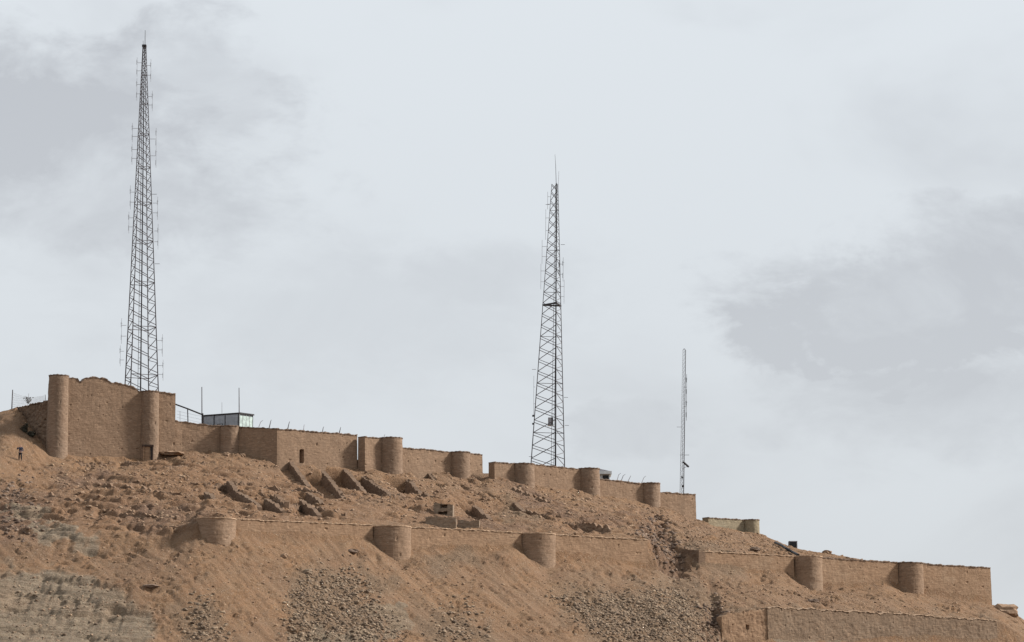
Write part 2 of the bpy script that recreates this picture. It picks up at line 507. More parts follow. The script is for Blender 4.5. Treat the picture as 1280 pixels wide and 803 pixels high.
# ------------------------------------------------------------------ materials
class M:
    """small wrapper for a Principled node material"""
    def __init__(s, name, rough=.9):
        s.m = bpy.data.materials.new(name)
        s.m.use_nodes = True
        s.nt = s.m.node_tree
        s.b = s.nt.nodes['Principled BSDF']
        s.b.inputs['Roughness'].default_value = rough
        s.b.inputs['Specular IOR Level'].default_value = .25
        s.tc = s.nt.nodes.new('ShaderNodeNewGeometry').outputs['Position']

    def N(s, t): return s.nt.nodes.new(t)
    def L(s, a, b): s.nt.links.new(a, b)

    def map(s, scale):
        n = s.N('ShaderNodeMapping'); n.inputs['Scale'].default_value = scale
        s.L(s.tc, n.inputs[0]); return n.outputs[0]

    def noise(s, scale, detail=4, rough=.6, vec=None, dist=0):
        n = s.N('ShaderNodeTexNoise')
        n.inputs['Scale'].default_value = scale; n.inputs['Detail'].default_value = detail
        n.inputs['Roughness'].default_value = rough; n.inputs['Distortion'].default_value = dist
        s.L(vec if vec else s.tc, n.inputs['Vector']); return n.outputs[0]

    def voro(s, scale, vec=None, out='Distance'):
        n = s.N('ShaderNodeTexVoronoi'); n.inputs['Scale'].default_value = scale
        s.L(vec if vec else s.tc, n.inputs['Vector']); return n.outputs[out]

    def rng(s, x, a, b, c=0., d=1.):
        n = s.N('ShaderNodeMapRange'); n.interpolation_type = 'SMOOTHSTEP'
        for i, v in zip(('From Min', 'From Max', 'To Min', 'To Max'), (a, b, c, d)):
            n.inputs[i].default_value = v
        s.L(x, n.inputs['Value']); return n.outputs[0]

    def mul(s, a, b, op='MULTIPLY'):
        n = s.N('ShaderNodeMath'); n.operation = op
        for i, x in enumerate((a, b)):
            if isinstance(x, (int, float)): n.inputs[i].default_value = x
            else: s.L(x, n.inputs[i])
        return n.outputs[0]

    def mix(s, f, a, b, mode='MIX'):
        n = s.N('ShaderNodeMix'); n.data_type = 'RGBA'; n.blend_type = mode
        for k, x in ((0, f), (6, a), (7, b)):
            if isinstance(x, (int, float)): n.inputs[k].default_value = x
            elif isinstance(x, tuple): n.inputs[k].default_value = x if len(x) == 4 else (*x, 1)
            else: s.L(x, n.inputs[k])
        return n.outputs[2]

    def attr(s, name):
        n = s.N('ShaderNodeAttribute'); n.attribute_name = name; return n.outputs['Fac']

    def col(s, x):
        if isinstance(x, tuple): s.b.inputs['Base Color'].default_value = (*x[:3], 1)
        else: s.L(x, s.b.inputs['Base Color'])

    def bump(s, h, dist, strength=1.0):
        n = s.N('ShaderNodeBump'); n.inputs['Distance'].default_value = dist; n.inputs['Strength'].default_value = strength
        s.L(h, n.inputs['Height']); s.L(n.outputs[0], s.b.inputs['Normal'])


def mat_ground():
    m = M('dry_earth', .97)
    big = m.noise(.12, 5, .6)
    mid = m.noise(.7, 5, .65)
    fin = m.noise(4.0, 5, .7)
    c = m.mix(m.rng(big, .38, .62), (0.210, 0.117, 0.061), (0.176, 0.101, 0.057))
    c = m.mix(m.rng(mid, .35, .7, 0, .6), c, (0.196, 0.127, 0.075))
    streak = m.noise(.55, 4, .6, m.map((1.6, .35, .5)))
    c = m.mix(m.rng(streak, .5, .68, 0, .5), c, (0.186, 0.117, 0.072))
    c = m.mix(m.mul(m.attr('dig'), m.rng(mid, .4, .65, .15, .75)), c, (0.202, 0.110, 0.060))
    c = m.mix(m.mul(m.attr('talus'), m.rng(fin, .3, .65, .5, .95)), c, (0.146, 0.101, 0.065))
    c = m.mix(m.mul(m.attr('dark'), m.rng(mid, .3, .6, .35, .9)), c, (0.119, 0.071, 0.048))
    rk = m.mix(m.rng(mid, .4, .62), (0.201, 0.158, 0.111), (0.160, 0.127, 0.092))
    rk = m.mix(m.rng(m.noise(2.0, 5, .7, m.map((.6, .6, 5))), .5, .66, 0, .7), rk, (0.226, 0.182, 0.127))
    rk = m.mix(m.rng(big, .5, .62, 0, .45), rk, (0.204, 0.140, 0.090))
    rk = m.mix(m.rng(m.noise(1.0, 5, .65, m.map((.22, .3, 4.5)), 1.2), .53, .62, 0, .8), rk, (0.107, 0.082, 0.058))
    rk = m.mix(m.rng(m.noise(1.0, 4, .7, m.map((.5, .5, 9)), .8), .56, .66, 0, .5), rk, (0.288, 0.236, 0.170))
    c = m.mix(m.rng(m.mul(m.attr('rock'), m.mul(m.noise(.9, 5, .7), .9, 'ADD')), .35, .95), c, rk)
    # pebbles: pale and dark specks
    sp = m.voro(4.2, out='Distance')
    pk = m.mul(m.rng(sp, .16, .26, 1, 0), m.rng(m.noise(1.7, 3, .6), .47, .57))
    c = m.mix(m.mul(pk, .65), c, (0.407, 0.329, 0.251))
    sp2 = m.voro(5.0, m.map((1, 1.1, 1.2)))
    dk = m.mul(m.rng(sp2, .17, .28, 1, 0), m.rng(m.noise(1.1, 3, .6), .45, .58))
    c = m.mix(m.mul(dk, .75), c, (0.117, 0.075, 0.055))
    c = m.mix(m.rng(fin, .4, .66, .0, .45), c, (0.164, 0.106, 0.070), 'MIX')
    c = m.mix(m.rng(m.noise(7.5, 4, .7), .5, .7, .0, .4), c, (0.329, 0.235, 0.157), 'MIX')
    m.col(c)
    h = m.mul(m.mul(fin, .6), m.mul(m.noise(11, 4, .7), .4), 'ADD')
    m.bump(h, .28, 1.0)
    return m.m


def mat_mud(name, a, b, c_, course=1.0, dirt=.5):
    """mud brick wall: faint courses, patches, pocks"""
    m = M(name, .96)
    big = m.noise(.35, 5, .6)
    mid = m.noise(1.6, 5, .65)
    c = m.mix(m.rng(big, .36, .64), a, b)
    c = m.mix(m.rng(mid, .42, .68, 0, .7), c, c_)
    pt = m.noise(.22, 6, .65)
    c = m.mix(m.rng(pt, .50, .60, 0, .55), c, tuple(x * k for x, k in zip(c_[:3], (1.08, 1.16, 1.24))))
    c = m.mix(m.rng(m.noise(.3, 6, .7, m.map((1, 1, 1.6))), .52, .60, 0, .5), c, tuple(x * .70 for x in a[:3]))
    band = m.noise(1.0, 4, .6, m.map((.35, .35, 7.0)))
    c = m.mix(m.rng(band, .48, .66,   .55 * course), c, tuple(x * .78 for x in a[:3]))
    band2 = m.noise(1.0, 3, .6, m.map((.9, .9, 16.0)))
    c = m.mix(m.rng(band2, .46, .64, 0, .48 * course), c, tuple(x * .74 for x in a[:3]))
    # small bricks, laid dry looking
    v = m.voro(3.2, m.map((1.0, 1.0, 3.0)), 'Color')
    sv = m.N('ShaderNodeSeparateColor'); m.L(v, sv.inputs[0])
    c = m.mix(m.rng(sv.outputs[0], .6, 1.0, 0, .35), c, tuple(min(1, x * 1.3) for x in c_[:3]))
    c = m.mix(m.rng(sv.outputs[1], .72, 1.0, 0, .42), c, tuple(x * .55 for x in a[:3]))
    pk = m.mul(m.rng(m.voro(2.3), .07, .13, 1, 0), m.rng(m.noise(.9, 3, .6), .48, .6))
    c = m.mix(m.mul(pk, .8), c, (.12, .08, .06))
    wp = m.mul(m.rng(m.voro(1.9, m.map((1.1, 1.2, .9))), .05, .10, 1, 0), m.rng(m.noise(1.3, 3, .6), .48, .58))
    c = m.mix(m.mul(wp, .7), c, (.5, .42, .33))
    run = m.noise(1.0, 5, .65, m.map((1.3, 1.3, .14)))
    c = m.mix(m.rng(run, .5, .7, 0, dirt), c, tuple(x * .62 for x in b[:3]))
    m.col(c)
    # courses as relief
    w = m.N('ShaderNodeTexWave'); w.bands_direction = 'Z'; w.inputs['Scale'].default_value = 1.6
    w.inputs['Distortion'].default_value = 1.2; w.inputs['Detail'].default_value = 2
    m.L(m.tc, w.inputs['Vector'])
    h = m.mul(m.mul(m.noise(6, 5, .75), .7), m.mul(w.outputs[0], .05), 'ADD')
    m.bump(h, .07, .8)
    return m.m


def mat_flat(name, c, rough=.7, metal=0., var=.25, scale=3.0):
    m = M(name, rough)
    m.b.inputs['Metallic'].default_value = metal
    n = m.noise(scale, 4, .6)
    m.col(m.mix(m.rng(n, .35, .65), tuple(x * (1 - var) for x in c), tuple(min(1, x * (1 + var)) for x in c)))
    return m.m


def mat_stone(name, a, b):
    m = M(name, .95)
    c = m.mix(m.attr('tone'), a, b)
    c = m.mix(m.rng(m.noise(3, 4, .7), .4, .7, 0, .5), c, tuple(x * .7 for x in a))
    m.col(c)
    m.bump(m.noise(9, 4, .7), .06, .7)
    return m.m


MAT_GROUND = mat_ground()
MAT_MUD = mat_mud('mud_brick_upper', (0.252, 0.166, 0.109), (0.228, 0.154, 0.104), (0.272, 0.183, 0.122))
MAT_MUD_L = mat_mud('mud_brick_lower', (0.272, 0.172, 0.107), (0.248, 0.160, 0.100), (0.285, 0.189, 0.120), .35, .2)
MAT_BAST = mat_mud('mud_brick_bastion', (0.233, 0.156, 0.106), (0.233, 0.170, 0.122), (0.252, 0.179, 0.128), 1.0)
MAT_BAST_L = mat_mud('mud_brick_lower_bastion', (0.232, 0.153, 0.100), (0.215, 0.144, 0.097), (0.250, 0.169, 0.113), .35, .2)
MAT_GREYW = mat_mud('grey_clay_wall', (0.259, 0.212, 0.143), (0.229, 0.191, 0.132), (0.285, 0.232, 0.158), .6)
MAT_LOWEST = mat_mud('brown_plaster', (.205, .142, .096), (.185, .135, .095), (.235, .16, .105), .5, .25)
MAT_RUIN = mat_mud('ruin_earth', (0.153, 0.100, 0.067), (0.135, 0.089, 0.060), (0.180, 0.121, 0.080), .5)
MAT_RUIN2 = mat_mud('ruin_grey', (0.225, 0.164, 0.115), (0.198, 0.149, 0.108), (0.252, 0.184, 0.131), .5)
MAT_CAP = mat_flat('dark_mud_cap', (.14, .098, .072), .95, 0, .4)
MAT_CAP_L = mat_flat('pale_sunlit_cap', (.33, .23, .155), .95, 0, .25)  # pale tone paints the sunlit top edge of the lower walls
MAT_STEEL = mat_flat('weathered_steel', (.10, .092, .10), .65, .2, .3)
MAT_STEEL_D = mat_flat('dark_steel', (.035, .033, .036), .7, 0, .3)
MAT_STEEL_P = mat_flat('pale_aerial_metal', (.20, .19, .20), .6, .1, .2)
MAT_STEEL_G = mat_flat('galvanised_steel', (.30, .30, .32), .6, .1, .2)
MAT_WIRE = mat_flat('rusty_wire', (.20, .16, .14), .8, 0, .3)
MAT_PANEL = mat_flat('grey_sheet_panel', (0.306, 0.327, 0.357), .6, 0, .12)
MAT_WHITE = mat_flat('pale_paint', (0.612, 0.629, 0.629), .6, 0, .08)
MAT_GLASS = mat_flat('pale_green_glazing', (0.425, 0.510, 0.484), .25, 0, .2)
MAT_DARK = mat_flat('black_rubber_and_shade', (.02, .021, .024), .6, 0, .3)
MAT_WOOD = mat_flat('old_timber', (.055, .035, .027), .85, 0, .3)
MAT_ROCK_T = mat_stone('talus_stone', (0.113, 0.080, 0.057), (0.332, 0.247, 0.171))
MAT_ROCK_B = mat_stone('brown_stone', (0.189, 0.117, 0.077), (0.324, 0.225, 0.149))
MAT_ROCK_D = mat_stone('dark_stone', (0.090, 0.061, 0.047), (0.261, 0.189, 0.140))
MAT_TWIG = mat_flat('dry_twig', (.09, .065, .05), .9, 0, .3)
MAT_LEAF = mat_flat('dark_leaf', (.05, .048, .035), .9, 0, .4)

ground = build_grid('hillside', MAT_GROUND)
ground['kind'] = 'structure'


# ------------------------------------------------------------------ object helpers
def link(name, verts, faces, mat, parent=None, smooth=False, attrs=None):
    me = bpy.data.meshes.new(name)
    if parent is not None:
        o0 = parent.matrix_world.inverted() if False else None
        off = Vector(parent.get('_o', (0, 0, 0)))
        verts = [(v[0] - off[0], v[1] - off[1], v[2] - off[2]) for v in verts]
    me.from_pydata([tuple(map(float, v)) for v in verts], [], faces)
    me.materials.append(mat)
    if smooth:
        me.polygons.foreach_set('use_smooth', [True] * len(me.polygons))
    me.update()
    o = bpy.data.objects.new(name, me)
    COL.objects.link(o)
    if parent is not None:
        o.parent = parent
        o['_o'] = tuple(parent.get('_o', (0, 0, 0)))
    return o


def thing(name, label, cat, loc, group=None):
    o = bpy.data.objects.new(name, None)
    o.empty_display_size = .3
    COL.objects.link(o)
    o.location = loc
    o['label'] = label; o['category'] = cat; o['kind'] = 'thing'
    if group: o['group'] = group
    o['_o'] = tuple(loc)
    return o


class MB:
    def __init__(s): s.v = []; s.f = []

    def box(s, a, b):
        i = len(s.v)
        s.v += [(x, y, z) for z in (a[2], b[2]) for y in (a[1], b[1]) for x in (a[0], b[0])]
        s.f += [tuple(i + k for k in q) for q in ((0, 2, 3, 1), (4, 5, 7, 6), (0, 1, 5, 4), (2, 6, 7, 3), (0, 4, 6, 2), (1, 3, 7, 5))]
        return s

    def tube(s, p, q, r, r2=None, n=4):
        p, q = Vector(p), Vector(q); d = (q - p)
        if d.length < 1e-6: return s
        d.normalize()
        a = d.cross(Vector((0, 0, 1)) if abs(d.z) < .9 else Vector((0, 1, 0))).normalized(); b = d.cross(a)
        r2 = r if r2 is None else r2
        i = len(s.v)
        for c, rr in ((p, r), (q, r2)):
            for k in range(n):
                t = 2 * math.pi * (k + .5) / n
                s.v.append(c + a * (rr * math.cos(t)) + b * (rr * math.sin(t)))
        for k in range(n):
            s.f.append((i + k, i + (k + 1) % n, i + n + (k + 1) % n, i + n + k))
        s.f.append(tuple(i + k for k in reversed(range(n)))); s.f.append(tuple(i + n + k for k in range(n)))
        return s

    def quadbox(s, pts, n, t):
        """flat polygon pts extruded by vector n*t"""
        i = len(s.v); k = len(pts); n = Vector(n) * t
        s.v += [Vector(p) for p in pts] + [Vector(p) + n for p in pts]
        s.f.append(tuple(i + j for j in range(k))); s.f.append(tuple(i + k + j for j in reversed(range(k))))
        for j in range(k):
            s.f.append((i + j, i + k + j, i + k + (j + 1) % k, i + (j + 1) % k))
        return s

    def build(s, name, mat, parent=None, smooth=False):
        o = link(name, s.v, s.f, mat, parent, smooth)
        bm = bmesh.new(); bm.from_mesh(o.data); bmesh.ops.recalc_face_normals(bm, faces=bm.faces); bm.to_mesh(o.data); bm.free()
        return o


def fix(o):
    bm = bmesh.new(); bm.from_mesh(o.data)
    bmesh.ops.recalc_face_normals(bm, faces=bm.faces)
    bm.to_mesh(o.data); bm.free()
    return o


# ------------------------------------------------------------------ walls
def wall_mesh(name, stations, thick, mat, parent, niches=(), rough=.022, ragged=.05, sink=1.6, seed=0, batter=.03, step=.15, pits=.6):
    """stations: world points of the front top edge (x, y, ztop); returns resampled path"""
    S_ = [Vector(s) for s in stations]
    path = [S_[0].copy()]
    for a, b in zip(S_, S_[1:]):
        n = max(1, int(round(math.hypot(b.x - a.x, b.y - a.y) / step)))
        for k in range(1, n + 1):
            path.append(a.lerp(b, k / n))
    n = len(path)
    s = 0; ss = [0]
    for a, b in zip(path, path[1:]):
        s += math.hypot(b.x - a.x, b.y - a.y); ss.append(s)
    ss = np.array(ss)
    tz = np.array([p.z for p in path]) + ragged * n3.fbm(ss / .9 + seed * 13, np.full(n, seed * 3.7), 4, .65) - ragged * .3
    zb = min(T(p.x + 0, p.y - .3) for p in path) - sink
    verts = []; faces = []
    H = max(tz) - zb
    rows = max(3, int(H / step))
    norms = []
    for i in range(n):
        a = path[max(0, i - 1)]; b = path[min(n - 1, i + 1)]
        d = Vector((b.x - a.x, b.y - a.y, 0)).normalized()
        norms.append(Vector((d.y, -d.x, 0)))           # towards the viewer when the wall runs left to right
    ring = rows + 3
    for i, p in enumerate(path):
        nm = norms[i]
        zz = np.linspace(zb, tz[i], rows + 1)
        dsp = rough * n4.fbm(np.full(rows + 1, ss[i] / 1.3 + seed * 7), zz / 1.3, 4, .6)
        edge = rough * 1.2 * n2(np.full(rows + 1, ss[i] / .3 + seed), zz / .3)
        hole = n5(np.full(rows + 1, ss[i] / .45 + seed * 5), zz / .4)
        dsp = dsp + edge * .6 - pits * .16 * sst(.66, .84, hole)
        off = (tz[i] - zz) * batter + dsp
        for (s0, z0, w, h, dep) in niches:
            inside = (abs(ss[i] - s0) < w / 2)
            if inside: off = np.where(np.abs(zz - z0) < h / 2, -dep, off)
        for z, o_ in zip(zz, off):
            verts.append((p.x + nm.x * o_, p.y + nm.y * o_, z))
        verts.append((p.x - nm.x * thick, p.y - nm.y * thick, tz[i] - .02))
        verts.append((p.x - nm.x * thick, p.y - nm.y * thick, zb))
    for i in range(n - 1):
        a, b = i * ring, (i + 1) * ring
        for k in range(ring):
            k2 = (k + 1) % ring
            faces.append((a + k, b + k, b + k2, a + k2))
    faces.append(tuple(range(ring))); faces.append(tuple((n - 1) * ring + k for k in reversed(range(ring))))
    o = link(name, verts, faces, mat, parent)
    return fix(o), path, tz, norms


def cap_mesh(path, tz, norms, thick, mat, parent, h=.13, over=.06, name='coping', r0=0, r1=None):
    verts = []; faces = []
    n = len(path)
    for i, p in enumerate(path):
        nm = norms[i]
        j = .02 * math.sin(i * 1.7) + .02 * math.sin(i * .61 + 2) + random.uniform(-.015, .015)
        f = over + j; b = -(thick + .03)
        z0 = tz[i] - .015; z1 = tz[i] + h + j
        verts += [(p.x + nm.x * f, p.y + nm.y * f, z0), (p.x + nm.x * (f - .02), p.y + nm.y * (f - .02), z1), (p.x + nm.x * b, p.y + nm.y * b, z1 - .01), (p.x + nm.x * b, p.y + nm.y * b, z0)]
    for i in range(n - 1):
        a, b = i * 4, i * 4 + 4
        for k in range(4):
            faces.append((a + k, b + k, b + (k + 1) % 4, a + (k + 1) % 4))
    faces.append((0, 1, 2, 3)); faces.append(tuple((n - 1) * 4 + k for k in (3, 2, 1, 0)))
    return fix(link(name, verts, faces, mat, parent))


WSEED = [0]


def curtain(label, pts, thick=.9, mat=None, cap=True, capmat=None, group=None, niches=(), name='curtain_wall', cat='wall', caph=.09, **kw):
    """pts: (u, vtop, Y) along the top edge, left to right"""
    WSEED[0] += 1
    sh = low if group == GL else upp
    W = [P(p[0], p[1], p[2] + sh(p[0])) for p in pts]
    if cap:
        W = [w - Vector((0, 0, caph)) for w in W]
    mid = W[len(W) // 2]
    root = thing(name, label, cat, (mid.x, mid.y, T(mid.x, mid.y - .4)), group)
    o, path, tz, nm = wall_mesh('masonry', W, thick, mat or MAT_MUD, root, niches, seed=WSEED[0] * 1.37, **kw)
    if cap:
        cap_mesh(path, tz, nm, thick, capmat or MAT_CAP, root, h=caph)
    return root


def bastion(label, ul, ur, vtop, Yf, taper=.055, mat=None, cap=True, capmat=None, group=None, door=None, setback=.15, rough=.02, caph=.09, slant=0):
    """round bastion whose drum spans ul..ur at its top; Yf is the depth of the wall face beside it"""
    WSEED[0] += 1
    sd_ = WSEED[0] * 2.11
    uc = (ul + ur) / 2
    Yf += (low if group == GLB else upp)(uc)
    r = (ur - ul) / 2 * Yf / F
    Yc = Yf + setback * r
    c = P(uc, vtop, Yc)
    zt = P(uc, vtop, Yc - r).z if True else c.z
    if cap: zt -= caph
    zb = min(T(c.x + dx, c.y - r * .9) for dx in (-r, 0, r)) - 1.2
    root = thing('bastion', label, 'bastion', (c.x, c.y, T(c.x, c.y - r)), group)
    seg = 72; rows = max(6, int((zt - zb) / .15))
    verts = []; faces = []
    zz = np.linspace(zb, zt, rows + 1)
    for j, z in enumerate(zz):
        rr = r * (1 + taper * (zt - z) / max(2.5, r * 2.4))
        for k in range(seg):
            t = 2 * math.pi * k / seg
            d = .045 * float(n3(t * r / 2.6 + sd_, z / 2.4 + sd_)) + rough * float(n4.fbm(t * r / 1.1 + sd_ * 3, z / 1.1, 3, .6)) + rough * float(n2(t * r / .3 + sd_, z / .3))
            hol = float(n5(t * r / .4 + sd_ * 5, z / .4))
            d -= .09 * float(sst(.66, .84, hol))
            if j == rows: d += .02 * math.sin(k * .9)
            R = rr + d
            if door:
                dt, dw, z0, z1 = door
                ang = (t + math.pi / 2 - dt + math.pi) % (2 * math.pi) - math.pi
                if abs(ang * rr) < dw / 2 and z0 < z < z1: R = rr - .35
            zt_j = z + (.11 * float(n3.fbm(k / 7.0, sd_, 3)) if j == rows else 0)
            verts.append((c.x + R * math.cos(t), c.y + R * math.sin(t), zt_j))
    for j in range(rows):
        for k in range(seg):
            a = j * seg + k; b = j * seg + (k + 1) % seg
            faces.append((a, b, b + seg, a + seg))
    faces.append(tuple(range(rows * seg, rows * seg + seg)))
    faces.append(tuple(reversed(range(seg))))
    fix(link('drum', verts, faces, mat or MAT_BAST, root))
    if cap:
        verts = []; faces = []
        for k in range(seg):
            t = 2 * math.pi * k / seg
            j_ = .02 * math.sin(k * 1.3) + .015 * math.sin(k * .5)
            for R, z in ((r + .05 + j_, zt - .02), (r + .04 + j_, zt + caph + j_), (r - .35, zt + caph + j_), (r - .35, zt - .3)):
                verts.append((c.x + R * math.cos(t), c.y + R * math.sin(t), z))
        for k in range(seg):
            a = k * 4; b = ((k + 1) % seg) * 4
            for q in range(4):
                faces.append((a + q, b + q, b + (q + 1) % 4, a + (q + 1) % 4))
        fix(link('coping', verts, faces, capmat or MAT_CAP, root))
    root['_c'] = (c.x, c.y, zt, r)
    return root


GU = 'curtain walls of the upper fortress line'
GB = 'round bastions of the upper fortress line'
GL = 'curtain walls of the lower terrace'
GLB = 'round bastions of the lower terrace'

# upper line, left to right
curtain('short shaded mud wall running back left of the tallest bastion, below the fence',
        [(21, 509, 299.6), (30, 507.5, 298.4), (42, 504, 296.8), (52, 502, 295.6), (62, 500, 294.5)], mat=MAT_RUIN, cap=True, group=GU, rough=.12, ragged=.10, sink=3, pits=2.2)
bastion('tallest slender bastion at the left end of the fortress, rising above the ground slope', 61.5, 86, 468, 294.2, taper=.035, group=GB)
curtain('tallest stretch of wall, with a broken humped top, between two slender bastions',
        [(84, 472, 294.50), (92, 471, 294.62), (97, 472.5, 294.69), (99.5, 476, 294.72), (102, 476.5, 294.76), (106, 472.5, 294.82), (114, 471, 294.94), (126, 471.5, 295.11), (134, 474, 295.23), (139, 477.5, 295.30), (147, 478, 295.41), (158, 480, 295.57), (167, 483.5, 295.70), (174, 487.5, 295.81), (180, 488.5, 295.89)],
        group=GU, ragged=.10, thick=1.1, rough=.02)
bB = bastion('slender bastion with a small doorway at its foot, in front of the tall lattice mast', 177, 199, 488, 296, taper=.035, group=GB, door=(.12, .95, 0, 0))
curtain('short high wall stub right of the doorway bastion with a squared upright end',
        [(197, 489.5, 296.6), (206, 490, 296.9), (214, 491.5, 297.2), (219.5, 492, 297.4)], group=GU)
curtain('low wall sloping between the high stub and the bastion below the glazed cabin',
        [(219, 525, 297.6), (228, 526.5, 298), (245, 529, 298.5), (262, 531, 299), (277, 532, 299.4)], group=GU)
bastion('small bastion directly below the grey glazed cabin', 275, 299, 531.5, 299.4, group=GB, taper=.03)
curtain('long wall bending at a corner, stakes on top and narrow slot near its foot',
        [(298, 533, 299.4), (315, 534, 298.6), (330, 534.5, 297.9), (346.5, 535.5, 297), (360, 536.5, 297.7), (380, 538, 298.8), (400, 539.5, 299.8), (425, 541.5, 301.2), (446.5, 543, 302.4)],
        group=GU, niches=[((380 - 346.5) * 298 / F + 4.95, P(380, 570.5, 303.7).z, .45, 1.5, .6)])
curtain('low sunken wall closing the open gap left of the big central bastion',
        [(444, 574, 303.4), (458, 575, 303.2)], group=GU, cap=False)
curtain('short wall with a dark left end between the open gap and the broad bastion',
        [(456, 545.5, 301), (466, 546.3, 301.5), (478, 547.5, 302)], group=GU, thick=1.1)
bastion('broadest bastion of the upper line, beside the open gap in the wall', 475, 503, 546, 302, group=GB)
curtain('wall running down from the broadest bastion to the next smaller one',
        [(501, 559, 302.4), (520, 560.5, 303), (540, 562, 303.8), (565, 565, 304.6)], group=GU)
bastion('bastion with a weathered grey face just left of the notch in the skyline wall', 562, 587.5, 564, 304.6, group=GB)
curtain('short wall end stepping down to the notch in the skyline wall',
        [(585, 566, 305), (595, 567, 305.6), (603, 568, 306)], group=GU)
curtain('short wall with a dark left end just right of the notch in the skyline wall',
        [(618, 577, 303.6), (630, 578, 304.1), (643, 579, 304.6)], group=GU, thick=1.1)
bastion('bastion left of the triangular lattice mast, pale weathered face', 641, 668, 578.5, 304.8, group=GB)
curtain('wall running in front of the foot of the triangular lattice mast',
        [(666, 580, 305.2), (680, 581.2, 305.9), (700, 583.2, 306.8), (726, 586, 308)], group=GU)
bastion('bastion with a small hipped roof showing behind its right edge', 723, 749.5, 584.5, 308.2, group=GB)
curtain('wall with bent wire stakes along its top between two right hand bastions',
        [(747, 598, 308.7), (765, 599.8, 309.4), (785, 602, 310.2), (804, 604, 311)], group=GU)
bastion('last bastion of the upper line before its stepped down end wall', 801.5, 825, 603, 311.2, group=GB)
curtain('stepped down last wall of the upper line with the slim antenna mast behind it',
        [(823, 614.5, 311.7), (845, 616, 312.6), (869.5, 617.5, 313.7)], group=GU)
curtain('low pale grey wall alone on the crest right of the upper line',
        [(885.5, 646.5, 312.6), (900, 647.5, 313.2), (931, 649.5, 314.4)], group=GU, mat=MAT_GREYW, thick=1.1)
bastion('small pale grey bastion ending the low wall on the crest', 929.5, 949, 649, 314.2, group=GB, mat=MAT_GREYW, taper=.02)

# lower line
KW = dict(mat=MAT_MUD_L, capmat=MAT_CAP_L, caph=.05)
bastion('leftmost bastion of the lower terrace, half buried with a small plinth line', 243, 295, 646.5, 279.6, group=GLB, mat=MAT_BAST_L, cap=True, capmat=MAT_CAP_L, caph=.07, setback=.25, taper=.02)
curtain('low half buried wall between the first two bastions of the lower terrace',
        [(290, 648, 279.4), (340, 650.5, 279.8), (400, 653, 280.2), (466, 656, 280.8)], group=GL, **KW)
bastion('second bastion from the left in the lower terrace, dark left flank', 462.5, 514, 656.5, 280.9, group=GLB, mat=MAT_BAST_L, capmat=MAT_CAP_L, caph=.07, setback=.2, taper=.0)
curtain('terrace wall between the second and third bastions of the lower terrace',
        [(510, 658.5, 281), (560, 660.5, 281.6), (610, 663, 282), (652, 665.5, 282.4)], group=GL, **KW)
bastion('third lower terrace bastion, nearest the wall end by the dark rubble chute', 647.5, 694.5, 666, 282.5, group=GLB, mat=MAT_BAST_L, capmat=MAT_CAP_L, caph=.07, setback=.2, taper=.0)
curtain('terrace wall ending abruptly at the dark rubble chute',
        [(690, 667.5, 282.7), (730, 669.8, 283.2), (770, 672, 283.7), (809.5, 674, 284.2)], group=GL, **KW)
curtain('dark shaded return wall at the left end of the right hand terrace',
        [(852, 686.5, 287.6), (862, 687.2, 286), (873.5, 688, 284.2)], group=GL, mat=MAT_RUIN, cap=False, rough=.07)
curtain('terrace wall between the shaded return and the first right hand bastion',
        [(873, 688.5, 284.3), (910, 690.5, 284.7), (950, 692.5, 285.2), (992, 695, 285.7)], group=GL, **KW)
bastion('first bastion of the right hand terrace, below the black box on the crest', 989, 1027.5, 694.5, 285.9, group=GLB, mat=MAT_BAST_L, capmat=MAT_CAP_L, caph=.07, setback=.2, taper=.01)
curtain('terrace wall between the two right hand bastions',
        [(1024, 696.5, 286), (1050, 698, 286.4), (1090, 700.5, 286.9), (1122, 702.5, 287.4)], group=GL, mat=MAT_MUD_L, caph=.09)
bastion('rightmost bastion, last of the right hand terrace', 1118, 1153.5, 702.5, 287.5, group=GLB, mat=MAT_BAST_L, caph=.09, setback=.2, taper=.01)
curtain('rightmost wall, ending with a clean upright edge against the sky',
        [(1150, 704, 287.7), (1190, 706.5, 288.3), (1238, 709, 289)], group=GL, mat=MAT_MUD_L, caph=.09)
curtain('short brown start of the lowest retaining wall, with one dark hole, bottom right',
        [(902, 769, 270.1), (915, 765.5, 270.2), (930, 763.5, 270.3), (948, 762, 270.4), (964, 761, 270.5)], group=GL, mat=MAT_MUD_L, cap=False, rough=.05, ragged=.2, niches=[(3.2, P(924, 784, 282.8).z, .32, .4, .45)])
curtain('lowest long retaining wall along the bottom right edge of the slope',
        [(959, 758.5, 270.3), (1040, 762, 271.5), (1150, 768.5, 273), (1246, 775, 274.4)], group=GL, mat=MAT_LOWEST, capmat=MAT_CAP_L, caph=.04, rough=.04, ragged=.14)

# doorway in the second bastion
cx, cy, zt, r = bB['_c']
dz0 = T(cx, cy - r * 1.1)
root = bB
ctop = dz0 + 1.5
rr = r * 1.10
jm = MB()
for sx in (-.42, .52):
    jm2 = MB().box((cx + sx - .07, cy - rr - .12, dz0 - .4), (cx + sx + .07, cy - rr + .12, ctop))
    jm2.build('jamb', MAT_WOOD if sx > 0 else MAT_MUD_L, root)
MB().box((cx - .62, cy - rr - .16, ctop), (cx + .64, cy - rr + .14, ctop + .2)).build('lintel', MAT_WOOD, root)
MB().box((cx - .34, cy - rr - .02, dz0 - .4), (cx + .22, cy - rr + .12, ctop - .01)).build('door_leaf', MAT_MUD_L, root)
MB().box((cx + .22, cy - rr + .06, dz0 - .4), (cx + .45, cy - rr + .12, ctop - .01)).build('gap_shade_slab', MAT_DARK, root)  # black slab paints the shade in the gap beside the leaf

